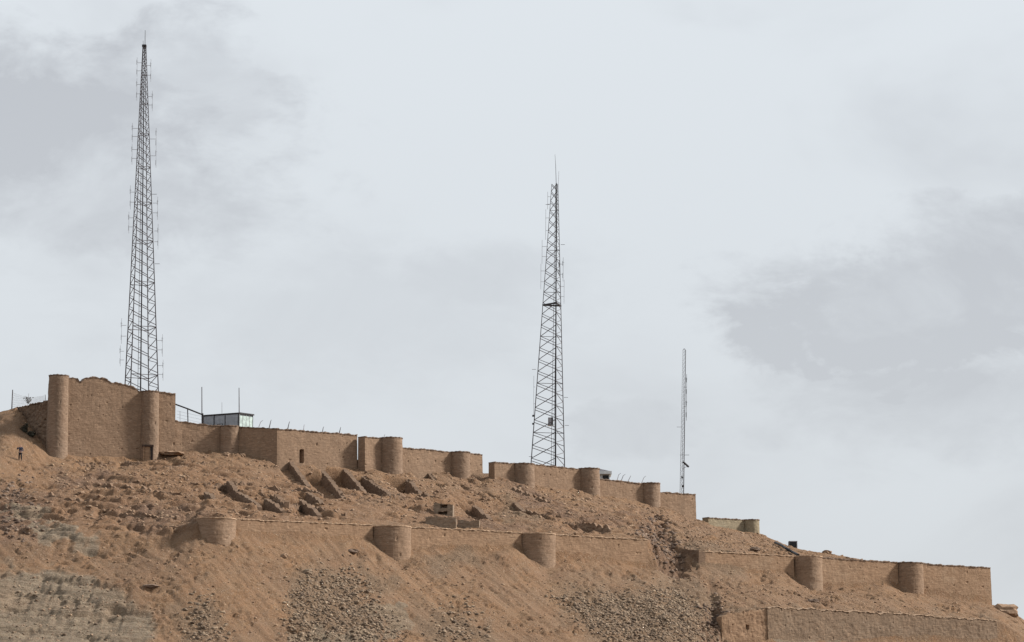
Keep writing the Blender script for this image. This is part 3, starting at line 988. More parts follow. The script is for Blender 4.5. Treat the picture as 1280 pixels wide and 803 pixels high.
# ------------------------------------------------------------------ ruined room walls
RL = ['long thin ruined wall stub below the bend of the upper wall', 'first of the four dark ruin walls in the row below the upper wall', 'second of the four dark ruin walls, tallest and pointed at its top',
      'broadest dark slab of the ruin wall row, leaning to the right', 'pointed dark ruin wall right of the broadest slab', 'small dark triangular ruin wall between two upper bastions',
      'small pointed ruin stub on the left diggings below the cabin bastion', 'dark ruin wall at the lower end of the left diggings', 'ruin wall edge just above the low terrace wall on the left',
      'upper of the two short ruin stubs left of the smooth middle slope', 'lower of the two short ruin stubs left of the smooth middle slope',
      'dark triangular ruin wall right of the block with two black openings', 'tiny ruin stub on the slope above the third lower bastion', 'tiny ruin stub in the rubble left of the pointed stub']
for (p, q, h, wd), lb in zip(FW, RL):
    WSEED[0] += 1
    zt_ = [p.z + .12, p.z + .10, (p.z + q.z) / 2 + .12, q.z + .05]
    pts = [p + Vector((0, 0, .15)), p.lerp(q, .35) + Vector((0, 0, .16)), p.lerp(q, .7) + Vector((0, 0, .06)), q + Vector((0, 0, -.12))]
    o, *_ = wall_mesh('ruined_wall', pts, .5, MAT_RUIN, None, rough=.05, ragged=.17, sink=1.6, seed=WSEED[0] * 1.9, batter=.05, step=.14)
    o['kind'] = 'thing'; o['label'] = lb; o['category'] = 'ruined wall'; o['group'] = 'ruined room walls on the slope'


def block(label, u1, v1, u2, v2, hpx, mat, niches=(), thick=.9, ragged=.12):
    """free standing ruin block: top edge u1,v1 - u2,v2, base on the ground hpx lower"""
    WSEED[0] += 1
    g = hit(ZC, (u1 + u2) / 2, (v1 + v2) / 2 + hpx)
    Y = g.y
    pts = [P(u1, v1, Y + .2), P((u1 + u2) / 2, (v1 + v2) / 2, Y), P(u2, v2, Y - .1)]
    nn = [((u - u1) * Y / F, P(u, v, Y).z, w, h_, d) for (u, v, w, h_, d) in niches]
    o, *_ = wall_mesh('ruined_wall', pts, thick, mat, None, niches=nn, rough=.045, ragged=ragged, sink=1.2, seed=WSEED[0] * 1.9, batter=.03, step=.11)
    o['kind'] = 'thing'; o['label'] = label; o['category'] = 'ruined wall'; o['group'] = 'ruined room walls on the slope'
    return o


block('grey ruin block low on the slope below two black openings', 532, 645, 570, 647, 13, MAT_RUIN2)
block('small grey ruin block right of a thin dark joint, above the lower terrace wall', 572, 650, 599, 651, 10, MAT_RUIN2)
block('small earthen ruin face with two black openings one above the other', 542, 628.5, 566, 631, 15, MAT_RUIN2, niches=[(555, 633, .7, .28, .6), (554, 642, .95, .32, .6)], thick=1.2, ragged=.04)

# low wall remnants that follow the ground: old room fronts and terrace edges
MAT_REM = mat_mud('crumbled_earth_wall', (.19, .122, .08), (.165, .108, .072), (.225, .15, .10), .6)
for pts, up_, lb in [([(92, 580), (120, 581), (150, 580), (178, 580)], .25, 'low broken wall edge along the foot of the tallest wall'),
                     ([(128, 609), (165, 612), (200, 617), (226, 620)], .3, 'long crumbled wall edge across the middle of the left diggings'),
                     ([(205, 586), (235, 583), (262, 581)], .25, 'crumbled wall edge below the dark hollow by the doorway bastion'),
                     ([(238, 606), (260, 608), (282, 611)], .35, 'short broken wall ending at the small pointed ruin stub'),
                     ([(300, 607), (325, 609), (350, 614)], .3, 'broken room wall on the pale patch of the left centre slope'),
                     ([(326, 618), (342, 624), (356, 634)], .45, 'curving broken wall stepping down to the right on the left centre slope'),
                     ([(356, 635), (378, 638), (402, 640), (432, 646)], .4, 'ragged wall remnant just above the first stretch of terrace wall'),
                     ([(372, 613), (388, 616), (402, 622)], .35, 'small broken wall above the pair of short ruin stubs'),
                     ([(428, 619), (455, 620), (490, 621), (508, 621)], .2, 'pale wall footing joining the feet of the dark ruin walls'),
                     ([(524, 620), (540, 622), (556, 626)], .2, 'short wall footing right of the last pointed ruin wall'),
                     ([(150, 644), (185, 647), (222, 649)], .3, 'broken wall edge low in the left diggings, near the terrace end'),
                     ([(60, 622), (85, 625), (112, 628)], .25, 'crumbled bank edge at the far left of the diggings'),
                     ([(655, 641), (680, 645), (702, 648)], .3, 'broken wall edge above the third lower bastion'),
                     ([(704, 655), (735, 658), (764, 663)], .35, 'dark broken wall edge above the last stretch of middle terrace wall'),
                     ([(640, 612), (662, 620), (688, 630)], .2, 'slanting crumbled edge on the slope below the lattice mast bastions')]:
    WSEED[0] += 1
    w = [hit(ZT, *p) for p in pts]
    w = [p + Vector((0, 0, up_)) for p in sorted(w, key=lambda p: p.x)]
    o, *_ = wall_mesh('ruined_wall', w, .45, MAT_REM, None, rough=.12, ragged=.34, sink=1.0, seed=WSEED[0] * 2.3, batter=.12, step=.12)
    o['kind'] = 'thing'; o['label'] = lb; o['category'] = 'ruined wall'; o['group'] = 'low wall remnants in the diggings'

# ------------------------------------------------------------------ stones
ICO_V = []; ICO_F = []


def ico(sub):
    bm = bmesh.new(); bmesh.ops.create_icosphere(bm, subdivisions=sub, radius=1)
    v = np.array([tuple(x.co) for x in bm.verts]); f = np.array([[x.index for x in fc.verts] for fc in bm.faces])
    bm.free(); return v, f


I1, I2, I3 = ico(1), ico(2), ico(3)


def stone_verts(base, sc_, seed_r):
    v = base * (1 + seed_r.uniform(-.38, .38, (len(base), 1)))
    v = v * np.array([seed_r.uniform(.8, 1.4), seed_r.uniform(.7, 1.1), seed_r.uniform(.4, .8)]) * sc_
    a, b, c = seed_r.uniform(0, 6.28), seed_r.uniform(-.5, .5), seed_r.uniform(-.5, .5)
    R = np.array(Matrix.Rotation(a, 3, 'Z') @ Matrix.Rotation(b, 3, 'X') @ Matrix.Rotation(c, 3, 'Y'))
    return v @ R.T


def inside(poly, u, v):
    poly = np.array(poly, float); r = np.zeros(len(u), bool)
    j = len(poly) - 1
    for i in range(len(poly)):
        xi, yi = poly[i]; xj, yj = poly[j]
        c = ((yi > v) != (yj > v)) & (u < (xj - xi) * (v - yi) / (yj - yi + 1e-9) + xi)
        r ^= c; j = i
    return r


def scatter(name, label, poly, count, smin, smax, mat, bigshare=.1, power=2.2, clump=.0, seed=1):
    r_ = np.random.default_rng(seed)
    poly_w = [hit(ZC, *p) for p in poly]
    x0, x1 = min(p.x for p in poly_w) - 1, max(p.x for p in poly_w) + 1
    y0, y1 = max(238, min(p.y for p in poly_w) - 3), max(p.y for p in poly_w) + 4
    X = []; Yy = []
    need = count
    for _ in range(40):
        x = r_.uniform(x0, x1, 4000); y = r_.uniform(y0, y1, 4000)
        z = height_of(ZT, x, y); u, v = to_pix(x, y, z)
        jit = r_.normal(0, 8, (2, 4000))
        k = inside(poly, u + jit[0], v + jit[1])
        yb = np.interp(x, LW['wall'][:, 0], LW['wall'][:, 1])
        k &= y < yb - .3
        # keep off the lower walls themselves
        yw = np.interp(x, LW['base'][:, 0], LW['base'][:, 1]); k &= ~((y > yw - .1) & (y < yw + .9) & (u > 243) & (u < 1240) & ((u < 812) | (u > 850)))
        if clump: k &= (n2.fbm(x / 1.6 + seed, y / 1.6, 3) + .25 * r_.normal(size=4000)) > clump
        X.append(x[k]); Yy.append(y[k]); need -= k.sum()
        if need <= 0: break
    X = np.concatenate(X)[:count]; Yy = np.concatenate(Yy)[:count]
    Zz = height_of(ZT, X, Yy)
    VV = []; FF = []; TT = []; off = 0
    for x, y, z in zip(X, Yy, Zz):
        s = smin + (smax - smin) * r_.random() ** power
        b, f = (I2 if s > .4 else I1)
        v = stone_verts(b, s, r_) + np.array([x, y, z + s * .02])
        VV.append(v); FF.append(f + off); off += len(v); TT.append(np.full(len(v), r_.random() ** 1.3))
    V = np.concatenate(VV).astype(np.float32); Fc = np.concatenate(FF).astype(np.int32); tone = np.concatenate(TT).astype(np.float32)
    me = bpy.data.meshes.new(name)
    me.vertices.add(len(V)); me.vertices.foreach_set('co', V.ravel())
    me.loops.add(Fc.size); me.loops.foreach_set('vertex_index', Fc.ravel())
    me.polygons.add(len(Fc)); me.polygons.foreach_set('loop_start', np.arange(0, Fc.size, 3, dtype=np.int32)); me.polygons.foreach_set('loop_total', np.full(len(Fc), 3, np.int32))
    me.update()
    at = me.attributes.new('tone', 'FLOAT', 'POINT'); at.data.foreach_set('value', tone)
    me.materials.append(mat)
    o = bpy.data.objects.new(name, me); COL.objects.link(o)
    o['label'] = label; o['category'] = 'rubble'; o['kind'] = 'stuff'
    return o


scatter('rubble', 'fan of grey rubble spilling down the slope below the second lower bastion', [(385, 715), (448, 718), (505, 803), (360, 803), (365, 735)], 3600, .04, .22, MAT_ROCK_T, seed=11, power=2.2)
scatter('rubble', 'broad grey scree of rubble at the bottom below the terrace wall end', [(690, 745), (740, 750), (850, 738), (905, 803), (770, 803)], 7000, .04, .21, MAT_ROCK_T, seed=12, power=2.2)
scatter('rubble', 'dark tumbled stones filling the chute where the terrace wall breaks off', [(800, 652), (822, 650), (850, 690), (848, 716), (825, 700), (811, 680)], 900, .06, .34, MAT_ROCK_D, seed=13)
scatter('rubble', 'loose stones and clods over the excavated diggings on the left', [(60, 585), (200, 580), (330, 600), (440, 650), (330, 652), (150, 656), (40, 640)], 2500, .04, .24, MAT_ROCK_B, seed=14, clump=.12, power=2.6)
scatter('rubble', 'dark broken stones at the left edge of the slope below the standing person', [(0, 605), (30, 600), (50, 650), (40, 668), (0, 660)], 420, .06, .28, MAT_ROCK_D, seed=15)
scatter('rubble', 'scattered stones on the open slope under the right part of the upper wall', [(430, 600), (560, 604), (820, 640), (880, 655), (800, 668), (500, 650)], 2600, .04, .22, MAT_ROCK_B, seed=16, clump=.15, power=2.6)
scatter('rubble', 'small stones strewn over the bare scree slope below the terrace', [(0, 680), (240, 682), (460, 700), (700, 720), (830, 725), (830, 803), (0, 803)], 2600, .03, .16, MAT_ROCK_B, seed=17, power=3.0, clump=.0)
scatter('rubble', 'stones scattered around the foot of the right hand terrace walls', [(850, 655), (940, 670), (1000, 690), (870, 688), (860, 715), (1000, 740), (1235, 765), (960, 756), (890, 760), (840, 720)], 2600, .04, .2, MAT_ROCK_B, seed=18, power=2.6)
scatter('rubble', 'small patch of grey rubble at the bottom left of the middle slope', [(235, 742), (262, 748), (290, 803), (235, 803)], 330, .06, .26, MAT_ROCK_T, seed=19)
scatter('rubble', 'small patch of grey rubble at the bottom centre of the slope', [(545, 755), (600, 760), (610, 803), (540, 803)], 260, .06, .26, MAT_ROCK_T, seed=20, clump=.0)
scatter('rubble', 'dark crumbling stones at the left end of the lowest retaining wall', [(880, 762), (905, 758), (908, 790), (892, 795)], 260, .07, .3, MAT_ROCK_D, seed=21)
scatter('rubble', 'clods and stones gathered along the foot of the long upper walls', [(90, 572), (280, 563), (345, 576), (450, 585), (560, 590), (720, 610), (860, 640), (860, 652), (720, 624), (560, 602), (450, 597), (345, 590), (280, 575), (90, 582)], 800, .05, .24, MAT_ROCK_B, seed=31, power=2.4, clump=.05)
scatter('rubble', 'fallen debris heaped around the feet of the dark ruin walls', [(355, 600), (400, 606), (545, 600), (550, 630), (420, 634), (355, 640)], 600, .05, .26, MAT_ROCK_B, seed=33, power=2.2, clump=.05)
scatter('rubble', 'pale flakes of bedded rock on the grey outcrop at bottom left', [(0, 715), (150, 725), (170, 770), (120, 803), (0, 803)], 260, .05, .2, MAT_ROCK_T, seed=22, clump=.2, power=2.4)


def boulder(label, u, v, s, mat, flat=(1, 1, 1), dz=.1, seed=1):
    g = hit(ZT, u, v)
    r_ = np.random.default_rng(seed)
    v_ = I3[0].copy()
    nn = n3.fbm(v_[:, 0] * 1.3 + seed * 3, v_[:, 1] * 1.3 + v_[:, 2] * 1.7, 3)
    v_ = v_ * (1 + .32 * nn[:, None]) * np.array(flat) * s
    v_ = v_ + np.array([g.x, g.y, g.z + dz])
    o = link('boulder', v_, [tuple(int(i) for i in f) for f in I3[1]], mat)
    at = o.data.attributes.new('tone', 'FLOAT', 'POINT'); at.data.foreach_set('value', np.full(len(v_), .55, np.float32))
    o['label'] = label; o['category'] = 'boulder'; o['group'] = 'single boulders on the slope'
    return o


BO = [('large rounded boulder at the right edge beyond the wall end', 1256, 766, 1.1, (1.5, 1.1, .75), MAT_ROCK_B),
      ('dark elongated rock lying on the scree right of the grey outcrop', 188, 736, .5, (1.5, .7, .35), MAT_ROCK_D),
      ('dark cluster rock beside the second lower bastion', 440, 691, .5, (1.2, .8, .5), MAT_ROCK_D),
      ('pale block on the slope above the middle scree', 355, 697, .35, (1, .9, .8), MAT_ROCK_B),
      ('grey block at the tip of the rubble fan', 385, 717, .42, (1, .8, .8), MAT_ROCK_T),
      ('stone sitting on the crest right of the black box', 1034, 692, .42, (1.3, 1, .7), MAT_ROCK_B),
      ('dark stone above the terrace wall right of its shaded return', 944, 688, .5, (1.2, .7, .5), MAT_ROCK_D),
      ('rounded stone at the foot of the bastion below the cabin', 283, 570, .38, (1.1, .9, .8), MAT_ROCK_B),
      ('pale stone at the foot of the bend in the upper wall', 303, 571, .33, (1, .9, .9), MAT_ROCK_B),
      ('flat ledge stone roofing the dark hollow beside the doorway bastion', 216, 569, 1.0, (1.4, 1.2, .26), MAT_ROCK_B),
      ('dark rock low on the right hand terrace slope', 1017, 753, .45, (1.6, .7, .5), MAT_ROCK_D)]
for i, (lb, u, v, s, fl, mt) in enumerate(BO):
    boulder(lb, u, v, s, mt, fl, seed=i + 3)

# ------------------------------------------------------------------ lattice masts
def mast(label, legs_bot, legs_top, pitch0, pitch1, rl, rb, mat, faces_spec, group=None, name='lattice_mast', ztop=None):
    """legs as world points at bottom and top; panels shrink upwards"""
    n = len(legs_bot)
    c = sum((Vector(p) for p in legs_bot), Vector()) / n
    root = thing(name, label, 'radio mast', c, group)
    for a, b in zip(legs_bot, legs_top):
        MB().tube(a, b, rl, rl * .45).build('leg', mat, root)
    H = (Vector(legs_top[0]) - Vector(legs_bot[0])).z
    t = 0; lv = [0]
    while t < 1:
        t += (pitch0 * (1 - t) + pitch1 * t) / H
        lv.append(min(t, 1))
    def at(k, t): return Vector(legs_bot[k % n]).lerp(Vector(legs_top[k % n]), t)
    for i in range(len(lv) - 1):
        for (k, pat) in faces_spec:
            a, b = lv[i], lv[i + 1]
            rr = rb * (1 - .3 * a)
            if 'u' in pat: MB().tube(at(k, a), at(k + 1, a + (b - a) * .8), rr).build('brace', mat, root)
            if 'd' in pat: MB().tube(at(k, b), at(k + 1, a + (b - a) * .2), rr).build('brace', mat, root)
            if 'z' in pat:
                m_ = (a + b) / 2
                MB().tube(at(k, a), at(k + 1, m_), rr * .8).build('brace', mat, root)
                MB().tube(at(k + 1, m_), at(k, b), rr * .8).build('brace', mat, root)
            if 'h' in pat and i % 4 == 0: MB().tube(at(k, a), at(k + 1, a), rr * .9).build('strut', mat, root)
    return root, at


def leg_pts(u0, v, Y, offs, z_extra=0):
    c = P(u0, v, Y)
    return [Vector((c.x + o[0] * Y / F, c.y + o[1] * Y / F, c.z + z_extra)) for o in offs]


def line_to(bot, top, z):
    t = (z - bot.z) / (top.z - bot.z)
    return bot.lerp(top, t)


# tallest mast: square plan
o4 = [(-10.5, -21), (22.5, -7), (6, 26), (-22.5, 12)]
Y1 = 306.5
bot = leg_pts(176.5, 488, Y1, o4); top = leg_pts(180.5, 57, Y1, [(a * .10, b * .10) for a, b in o4])
zg = T(bot[0].x, Y1) - .3
b2 = [line_to(a, b, zg) for a, b in zip(bot, top)]
m1, at1 = mast('tallest lattice radio mast, square plan with whip aerials, rising behind the high left walls', b2, top, 1.52, .75, .085, .052, MAT_STEEL,
               [(0, 'dh'), (1, 'zh'), (2, 'uh'), (3, 'z')])
cb = sum(b2, Vector()) / 4; ct = sum(top, Vector()) / 4
MB().tube(cb, ct, .10, .06).build('cable_run', MAT_STEEL_D, m1)
a_ = MB()
for k in range(70):
    p = cb.lerp(ct, (k + .5) / 75)
    a_.tube(p + Vector((-.32, -.05, 0)), p + Vector((.02, -.05, 0)), .02)
a_.tube(cb + Vector((-.32, -.05, 0)), ct + Vector((-.16, -.05, 0)), .035)
lad = a_.build('ladder', MAT_STEEL, m1)
MB().tube(ct + Vector((.08, 0, -.2)), P(181.5, 38, Y1), .045, .03).build('whip_aerial', MAT_STEEL, m1)
MB().tube(ct + Vector((-.1, 0, -.2)), P(178.8, 51, Y1), .035, .025).build('whip_aerial', MAT_STEEL, m1)
MB().box((ct.x - .24, ct.y - .24, ct.z - .18), (ct.x + .24, ct.y + .24, ct.z + .06)).build('head_plate', MAT_STEEL_D, m1)


def side_aerial(parent, u, v0, v1, Y, uleg, mat, beads=True, r=.028):
    p, q = P(u, v1, Y), P(u + (v1 - v0) * .006, v0, Y)
    mb = MB().tube(p, q, r)
    if beads:
        n = max(2, int((v1 - v0) / 12))
        for i in range(n):
            c = p.lerp(q, (i + .5) / n)
            mb.tube(c + Vector((-.05, 0, -.3)), c + Vector((-.05, 0, .3)), r * 1.15)
            if i % 2: mb.tube(c + Vector((-.12, 0, .12)), c + Vector((.12, 0, .12)), r * .7)
    o = mb.build('side_aerial', mat, parent)
    for t in (.3, .72):
        c = p.lerp(q, t)
        ul = uleg + 0
        e = P(ul, v1 + (v0 - v1) * t, Y)
        MB().tube(c, e, .025).build('bracket', mat, o)
    return o


for (u, v0, v1, ul) in [(171.3, 72, 96, 177.5), (171, 98, 126, 176), (165.5, 154, 178, 174), (165, 180, 206, 172), (163, 232, 262, 169), (161, 265, 292, 167),
                        (151.8, 398, 430, 158), (150.3, 432, 458, 155), (188.5, 74, 103, 183.5), (190.5, 114, 139, 185), (195, 160, 210, 187), (197, 246, 275, 191), (197.5, 280, 312, 193),
                        (203, 418, 446, 196), (203.8, 450, 476, 197)]:
    side_aerial(m1, u, v0, v1, Y1, ul, MAT_STEEL_P, True, .017)
for (u, v) in [(190, 243), (193.5, 330)]:
    MB().tube(P(u, v, Y1), P(u + 6, v, Y1), .03).build('arm', MAT_STEEL, m1)

# second mast: triangular plan with a ring platform
Y2 = 326
o3 = [(-24, 7), (6, -24), (18, 17)]
bot = leg_pts(688, 575, Y2, o3); top = leg_pts(694.2, 230, Y2, [(a * .19, b * .19) for a, b in o3])
zg = T(bot[1].x, Y2) - .3
b2 = [line_to(a, b, zg) for a, b in zip(bot, top)]
m2, at2 = mast('triangular lattice radio mast with ring frame and equipment box, in the middle of the skyline', b2, top, 1.6, 1.15, .085, .05, MAT_STEEL,
               [(0, 'ud'), (1, 'z'), (2, 'uh')])
MB().tube(b2[1], top[1], .13, .08).build('front_leg_cladding', MAT_STEEL_D, m2)
cb = sum(b2, Vector()) / 3; ct = sum(top, Vector()) / 3
a_ = MB()
for k in range(60):
    p = cb.lerp(ct, (k + .5) / 64)
    a_.tube(p + Vector((.1, 0, 0)), p + Vector((.42, 0, 0)), .02)
a_.tube(cb + Vector((.1, 0, 0)), ct + Vector((.05, 0, 0)), .035); a_.tube(cb + Vector((.42, 0, 0)), ct + Vector((.25, 0, 0)), .03)
a_.build('ladder', MAT_STEEL, m2)
tr = (P(690, 381, Y2).z - b2[0].z) / (top[0].z - b2[0].z)
for k in range(3):
    a, b = at2(k, tr), at2(k + 1, tr)
    MB().tube(a + Vector((0, 0, 0)), b, .12).build('ring_frame', MAT_STEEL_D, m2)
e = P(688, 527, Y2 - .9)
MB().box((e.x - .28, e.y - .2, e.z - .42), (e.x + .12, e.y + .25, e.z + .45)).build('equipment_box', MAT_STEEL_G, m2)
MB().box((e.x + .12, e.y - .22, e.z - .44), (e.x + .32, e.y + .25, e.z + .47)).build('equipment_box_side', MAT_STEEL_D, m2)
MB().box((e.x - .35, e.y - .3, e.z - .54), (e.x + .36, e.y + .3, e.z - .46)).build('shelf', MAT_WHITE, m2)
MB().tube(top[1] + Vector((0, 0, -.6)), P(694.5, 205, Y2), .045, .035).build('whip_aerial', MAT_STEEL, m2)
MB().tube(P(694.5, 206, Y2), P(693.7, 193, Y2), .03, .02).build('whip_aerial', MAT_STEEL, m2)
MB().tube(top[2] + Vector((0, 0, -.6)), P(698.6, 214, Y2), .03, .02).build('whip_aerial', MAT_STEEL_G, m2)
for (u, v0, v1, ul, bd) in [(684.5, 240, 262, 688.5, False), (682, 262, 300, 687, False), (677.5, 300, 330, 685, False), (676, 330, 362, 683, False), (667, 470, 520, 669, False),
                            (703.8, 322, 352, 699, True), (705, 350, 380, 701, False), (699, 326, 345, 698, True)]:
    side_aerial(m2, u, v0, v1, Y2, ul, MAT_STEEL_G if not bd else MAT_STEEL, bd, .025)
for (u, v) in [(682, 256), (701, 306), (665, 462), (705, 497), (706, 532), (661, 571)]:
    MB().tube(P(u, v, Y2), P(u + 5, v, Y2), .03).build('arm', MAT_STEEL, m2)
for v in (520, 530):
    g = P(666.5, v, Y2)
    MB().box((g.x - .12, g.y - .12, g.z - .1), (g.x + .12, g.y + .12, g.z + .1)).build('clamp', MAT_STEEL_D, m2)

# slim mast on the right
Y3 = 339
bot = leg_pts(852.3, 614, Y3, [(-2.4, -1), (2.2, -1.5), (.2, 2.6)]); top = leg_pts(855.3, 438, Y3, [(-1.9, -1), (1.7, -1.3), (.1, 2)])
zg = T(bot[0].x, Y3) - .3
b2 = [line_to(a, b, zg) for a, b in zip(bot, top)]
m3, at3 = mast('slim thin aerial mast with a tilted dark antenna, right of the upper wall bastions', b2, top, .55, .5, .035, .014, MAT_STEEL,
               [(0, 'z'), (1, 'z'), (2, 'u')])
MB().tube(b2[1], top[1], .075, .05).build('main_tube', MAT_STEEL, m3)
c = sum(top, Vector()) / 3
MB().tube(c + Vector((-.16, 0, 0)), c + Vector((0, 0, .2)), .05).tube(c + Vector((.16, 0, 0)), c + Vector((0, 0, .2)), .05).build('cap', MAT_STEEL_G, m3)
side_aerial(m3, 858, 468, 526, Y3, 855, MAT_STEEL, True, .03)
MB().tube(P(846, 534, Y3), P(853, 534, Y3), .025).build('arm', MAT_STEEL, m3)
MB().tube(P(850, 569, Y3), P(861.5, 569, Y3), .03).build('arm', MAT_STEEL, m3)
MB().tube(P(853.8, 577.5, Y3 - .3), P(861, 584, Y3 - .3), .13, .13, 8).build('tilted_antenna', MAT_STEEL_D, m3)
MB().tube(P(853, 586, Y3 - .3), P(858.5, 583.5, Y3 - .3), .035).build('arm', MAT_STEEL, m3)
for v in (597, 608):
    g = P(852.6 if v < 600 else 853.2, v, Y3 - .2); MB().box((g.x - .1, g.y - .1, g.z - .13), (g.x + .1, g.y + .1, g.z + .13)).build('clamp', MAT_STEEL_D, m3)

# ------------------------------------------------------------------ cabin on the wall walk
Yc = 306.5
A = P(254.5, 519.5, Yc + 2.2); B = P(299, 516.5, Yc); C_ = P(316, 519.3, Yc + 1.5)
z1 = B.z; A.z = C_.z = z1
zb = P(290, 536, Yc).z - .7
Dk = A + (C_ - B)
cab = thing('cabin', 'small grey cabin with a pale glazed end and flat dark roof on the wall walk', 'cabin', (B.x, B.y, zb))
up = Vector((0, 0, 1))
def lerpw(a, b, t, z): q = a.lerp(b, t); return Vector((q.x, q.y, z))
nAB = Vector(((B - A).y, -(B - A).x, 0)).normalized(); nBC = Vector(((C_ - B).y, -(C_ - B).x, 0)).normalized()
MB().quadbox([Vector((p.x, p.y, zb)) for p in (A, B, C_, Dk)], (0, 0, 1), z1 - zb - .1).build('body', MAT_PANEL, cab)
for t0, t1 in ((.015, .29), (.32, .60), (.63, .97)):
    MB().quadbox([lerpw(A, B, t0, zb + .1) + nAB * .01, lerpw(A, B, t1, zb + .1) + nAB * .01, lerpw(A, B, t1, z1 - .2) + nAB * .01, lerpw(A, B, t0, z1 - .2) + nAB * .01], nAB, .03).build('panel', MAT_PANEL, cab)
for t in (0, .305, .615, .985):
    p = lerpw(A, B, t, zb) + nAB * .05
    MB().tube(p, p + up * (z1 - zb), .06 if t not in (.615,) else .045).build('post', MAT_STEEL_D if t != .615 else MAT_STEEL, cab)
for k in range(4):
    t0 = .04 + k * .24; t1 = t0 + .2
    w = MB().quadbox([lerpw(B, C_, t0, zb + .3) + nBC * .01, lerpw(B, C_, t1, zb + .3) + nBC * .01, lerpw(B, C_, t1, z1 - .28) + nBC * .01, lerpw(B, C_, t0, z1 - .28) + nBC * .01], nBC, .04).build('window', MAT_GLASS, cab)
for k in range(5):
    t = .015 + k * .243
    p = lerpw(B, C_, min(t, .985), zb) + nBC * .04
    MB().tube(p, p + up * (z1 - zb), .045).build('post', MAT_WHITE if k < 4 else MAT_STEEL_D, cab)
cen = (A + B + C_ + Dk) / 4
rf = [Vector((p.x, p.y, z1 - .09)) + (Vector((p.x, p.y, 0)) - Vector((cen.x, cen.y, 0))).normalized() * .18 for p in (A, B, C_, Dk)]
MB().quadbox(rf, (0, 0, 1), .15).build('roof', MAT_STEEL_D, cab)
wp = lerpw(A, B, .47, P(288, 531, Yc).z) + nAB * .03
MB().tube(wp + (B - A).normalized() * -.5 + up * -.2, wp + (B - A).normalized() * -.3 + up * .2, .04).tube(wp + (B - A).normalized() * -.3 + up * .2, wp + (B - A).normalized() * .35 + up * .22, .04).tube(wp + (B - A).normalized() * .35 + up * .22, wp + (B - A).normalized() * .4 + up * -.3, .05).build('hatch_frame', MAT_STEEL_D, cab)


def pole(name, label, cat, u0, v0, u1, v1, Y, r, mat, group=None, r2=None):
    p, q = P(u0, v0, Y), P(u1, v1, Y)
    o = MB().tube(p, q, r, r2, 6).build(name, mat)
    o['label'] = label; o['category'] = cat
    if group: o['group'] = group
    return o


pole('whip_aerial', 'upright whip aerial at the left corner of the grey cabin', 'aerial', 252.5, 534, 252.3, 484, Yc - .3, .07, MAT_STEEL, 'aerials by the cabin', .05)
pole('whip_aerial', 'upright whip aerial at the front corner of the grey cabin roof', 'aerial', 299, 517, 298.8, 485, Yc - .1, .06, MAT_STEEL, 'aerials by the cabin', .045)
pole('whip_aerial', 'short faint aerial in the middle of the grey cabin roof', 'aerial', 277.5, 517, 277.4, 503, Yc + 1, .03, MAT_STEEL_G, 'aerials by the cabin', .02)

rl_ = thing('handrail', 'dark slanting rail from the high wall stub down to the grey cabin', 'handrail', P(236, 530, 302.5))
MB().tube(P(219, 505.5, 302.2), P(234, 511, 302.4), .10).tube(P(234, 511, 302.4), P(254, 519, 302.9), .10).build('rail', MAT_STEEL_D, rl_)
for u, v in ((234.5, 511.5), (253.2, 517)):
    MB().tube(P(u, v, 302.6), P(u + .5, v + 18, 302.6), .07 if u < 240 else .12).build('post', MAT_STEEL_D, rl_)
MB().tube(P(225, 514, 302.6), P(225, 528, 302.6), .025).build('post', MAT_STEEL_G, rl_)
a_ = MB()
for k in range(3): a_.tube(P(221, 514 + k * 4, 302.6), P(253, 521 + k * 4, 302.6), .012)
a_.build('wire', MAT_STEEL_G, rl_)

# wall top stakes
for i, (u, v, u2, v2, Y, lb) in enumerate([(323.5, 534, 326, 527.5, 298.8, 'thin bent stake on the wall top nearest the cabin'),
                                            (336.5, 535, 338.5, 526.5, 298.2, 'thick leaning stake on the wall top left of the bend'),
                                            (359.5, 537, 361.5, 528.5, 298.3, 'leaning stake on the wall top just right of the bend'),
                                            (379.5, 538, 380, 532.5, 299.3, 'short faint stake in the middle of the long wall top'),
                                            (403, 540, 404, 535, 300.5, 'small upright stake on the long wall top'),
                                            (424, 542, 425.5, 535.5, 301.8, 'leaning stake near the right end of the long wall top'),
                                            (480, 548, 480.5, 544.5, 303, 'tiny stake behind the top of the broadest bastion'),
                                            (771.5, 600, 773.5, 593.5, 310.2, 'bent stake on the wall top right of the hipped roof'),
                                            (776.5, 601, 779, 595, 310.4, 'middle bent stake on the right hand wall top'),
                                            (785, 602, 788, 596, 310.8, 'leaning stake on the right hand wall top'),
                                            (802, 604, 805, 597, 311.8, 'thin stake at the last bastion of the upper line')]):
    p, q = P(u, v, Y + .25 + upp(u)), P(u2, v2, Y + .25 + upp(u))
    mb = MB().tube(p, q, .045 if i not in (1, 2, 5) else .065, .035, 5)
    d = (q - p)
    if i in (0, 7, 8, 10):
        mb.tube(q, q + Vector((.25, 0, .18)), .03, .02, 5)
    else:
        mb.tube(q, q + Vector((.06, 0, .14)), .035, .02, 5)
    o = mb.build('stake', MAT_STEEL if i in (1, 2, 4, 5, 8) else MAT_STEEL_G)
    o['label'] = lb; o['category'] = 'stake'; o['group'] = 'iron stakes along the upper wall top'

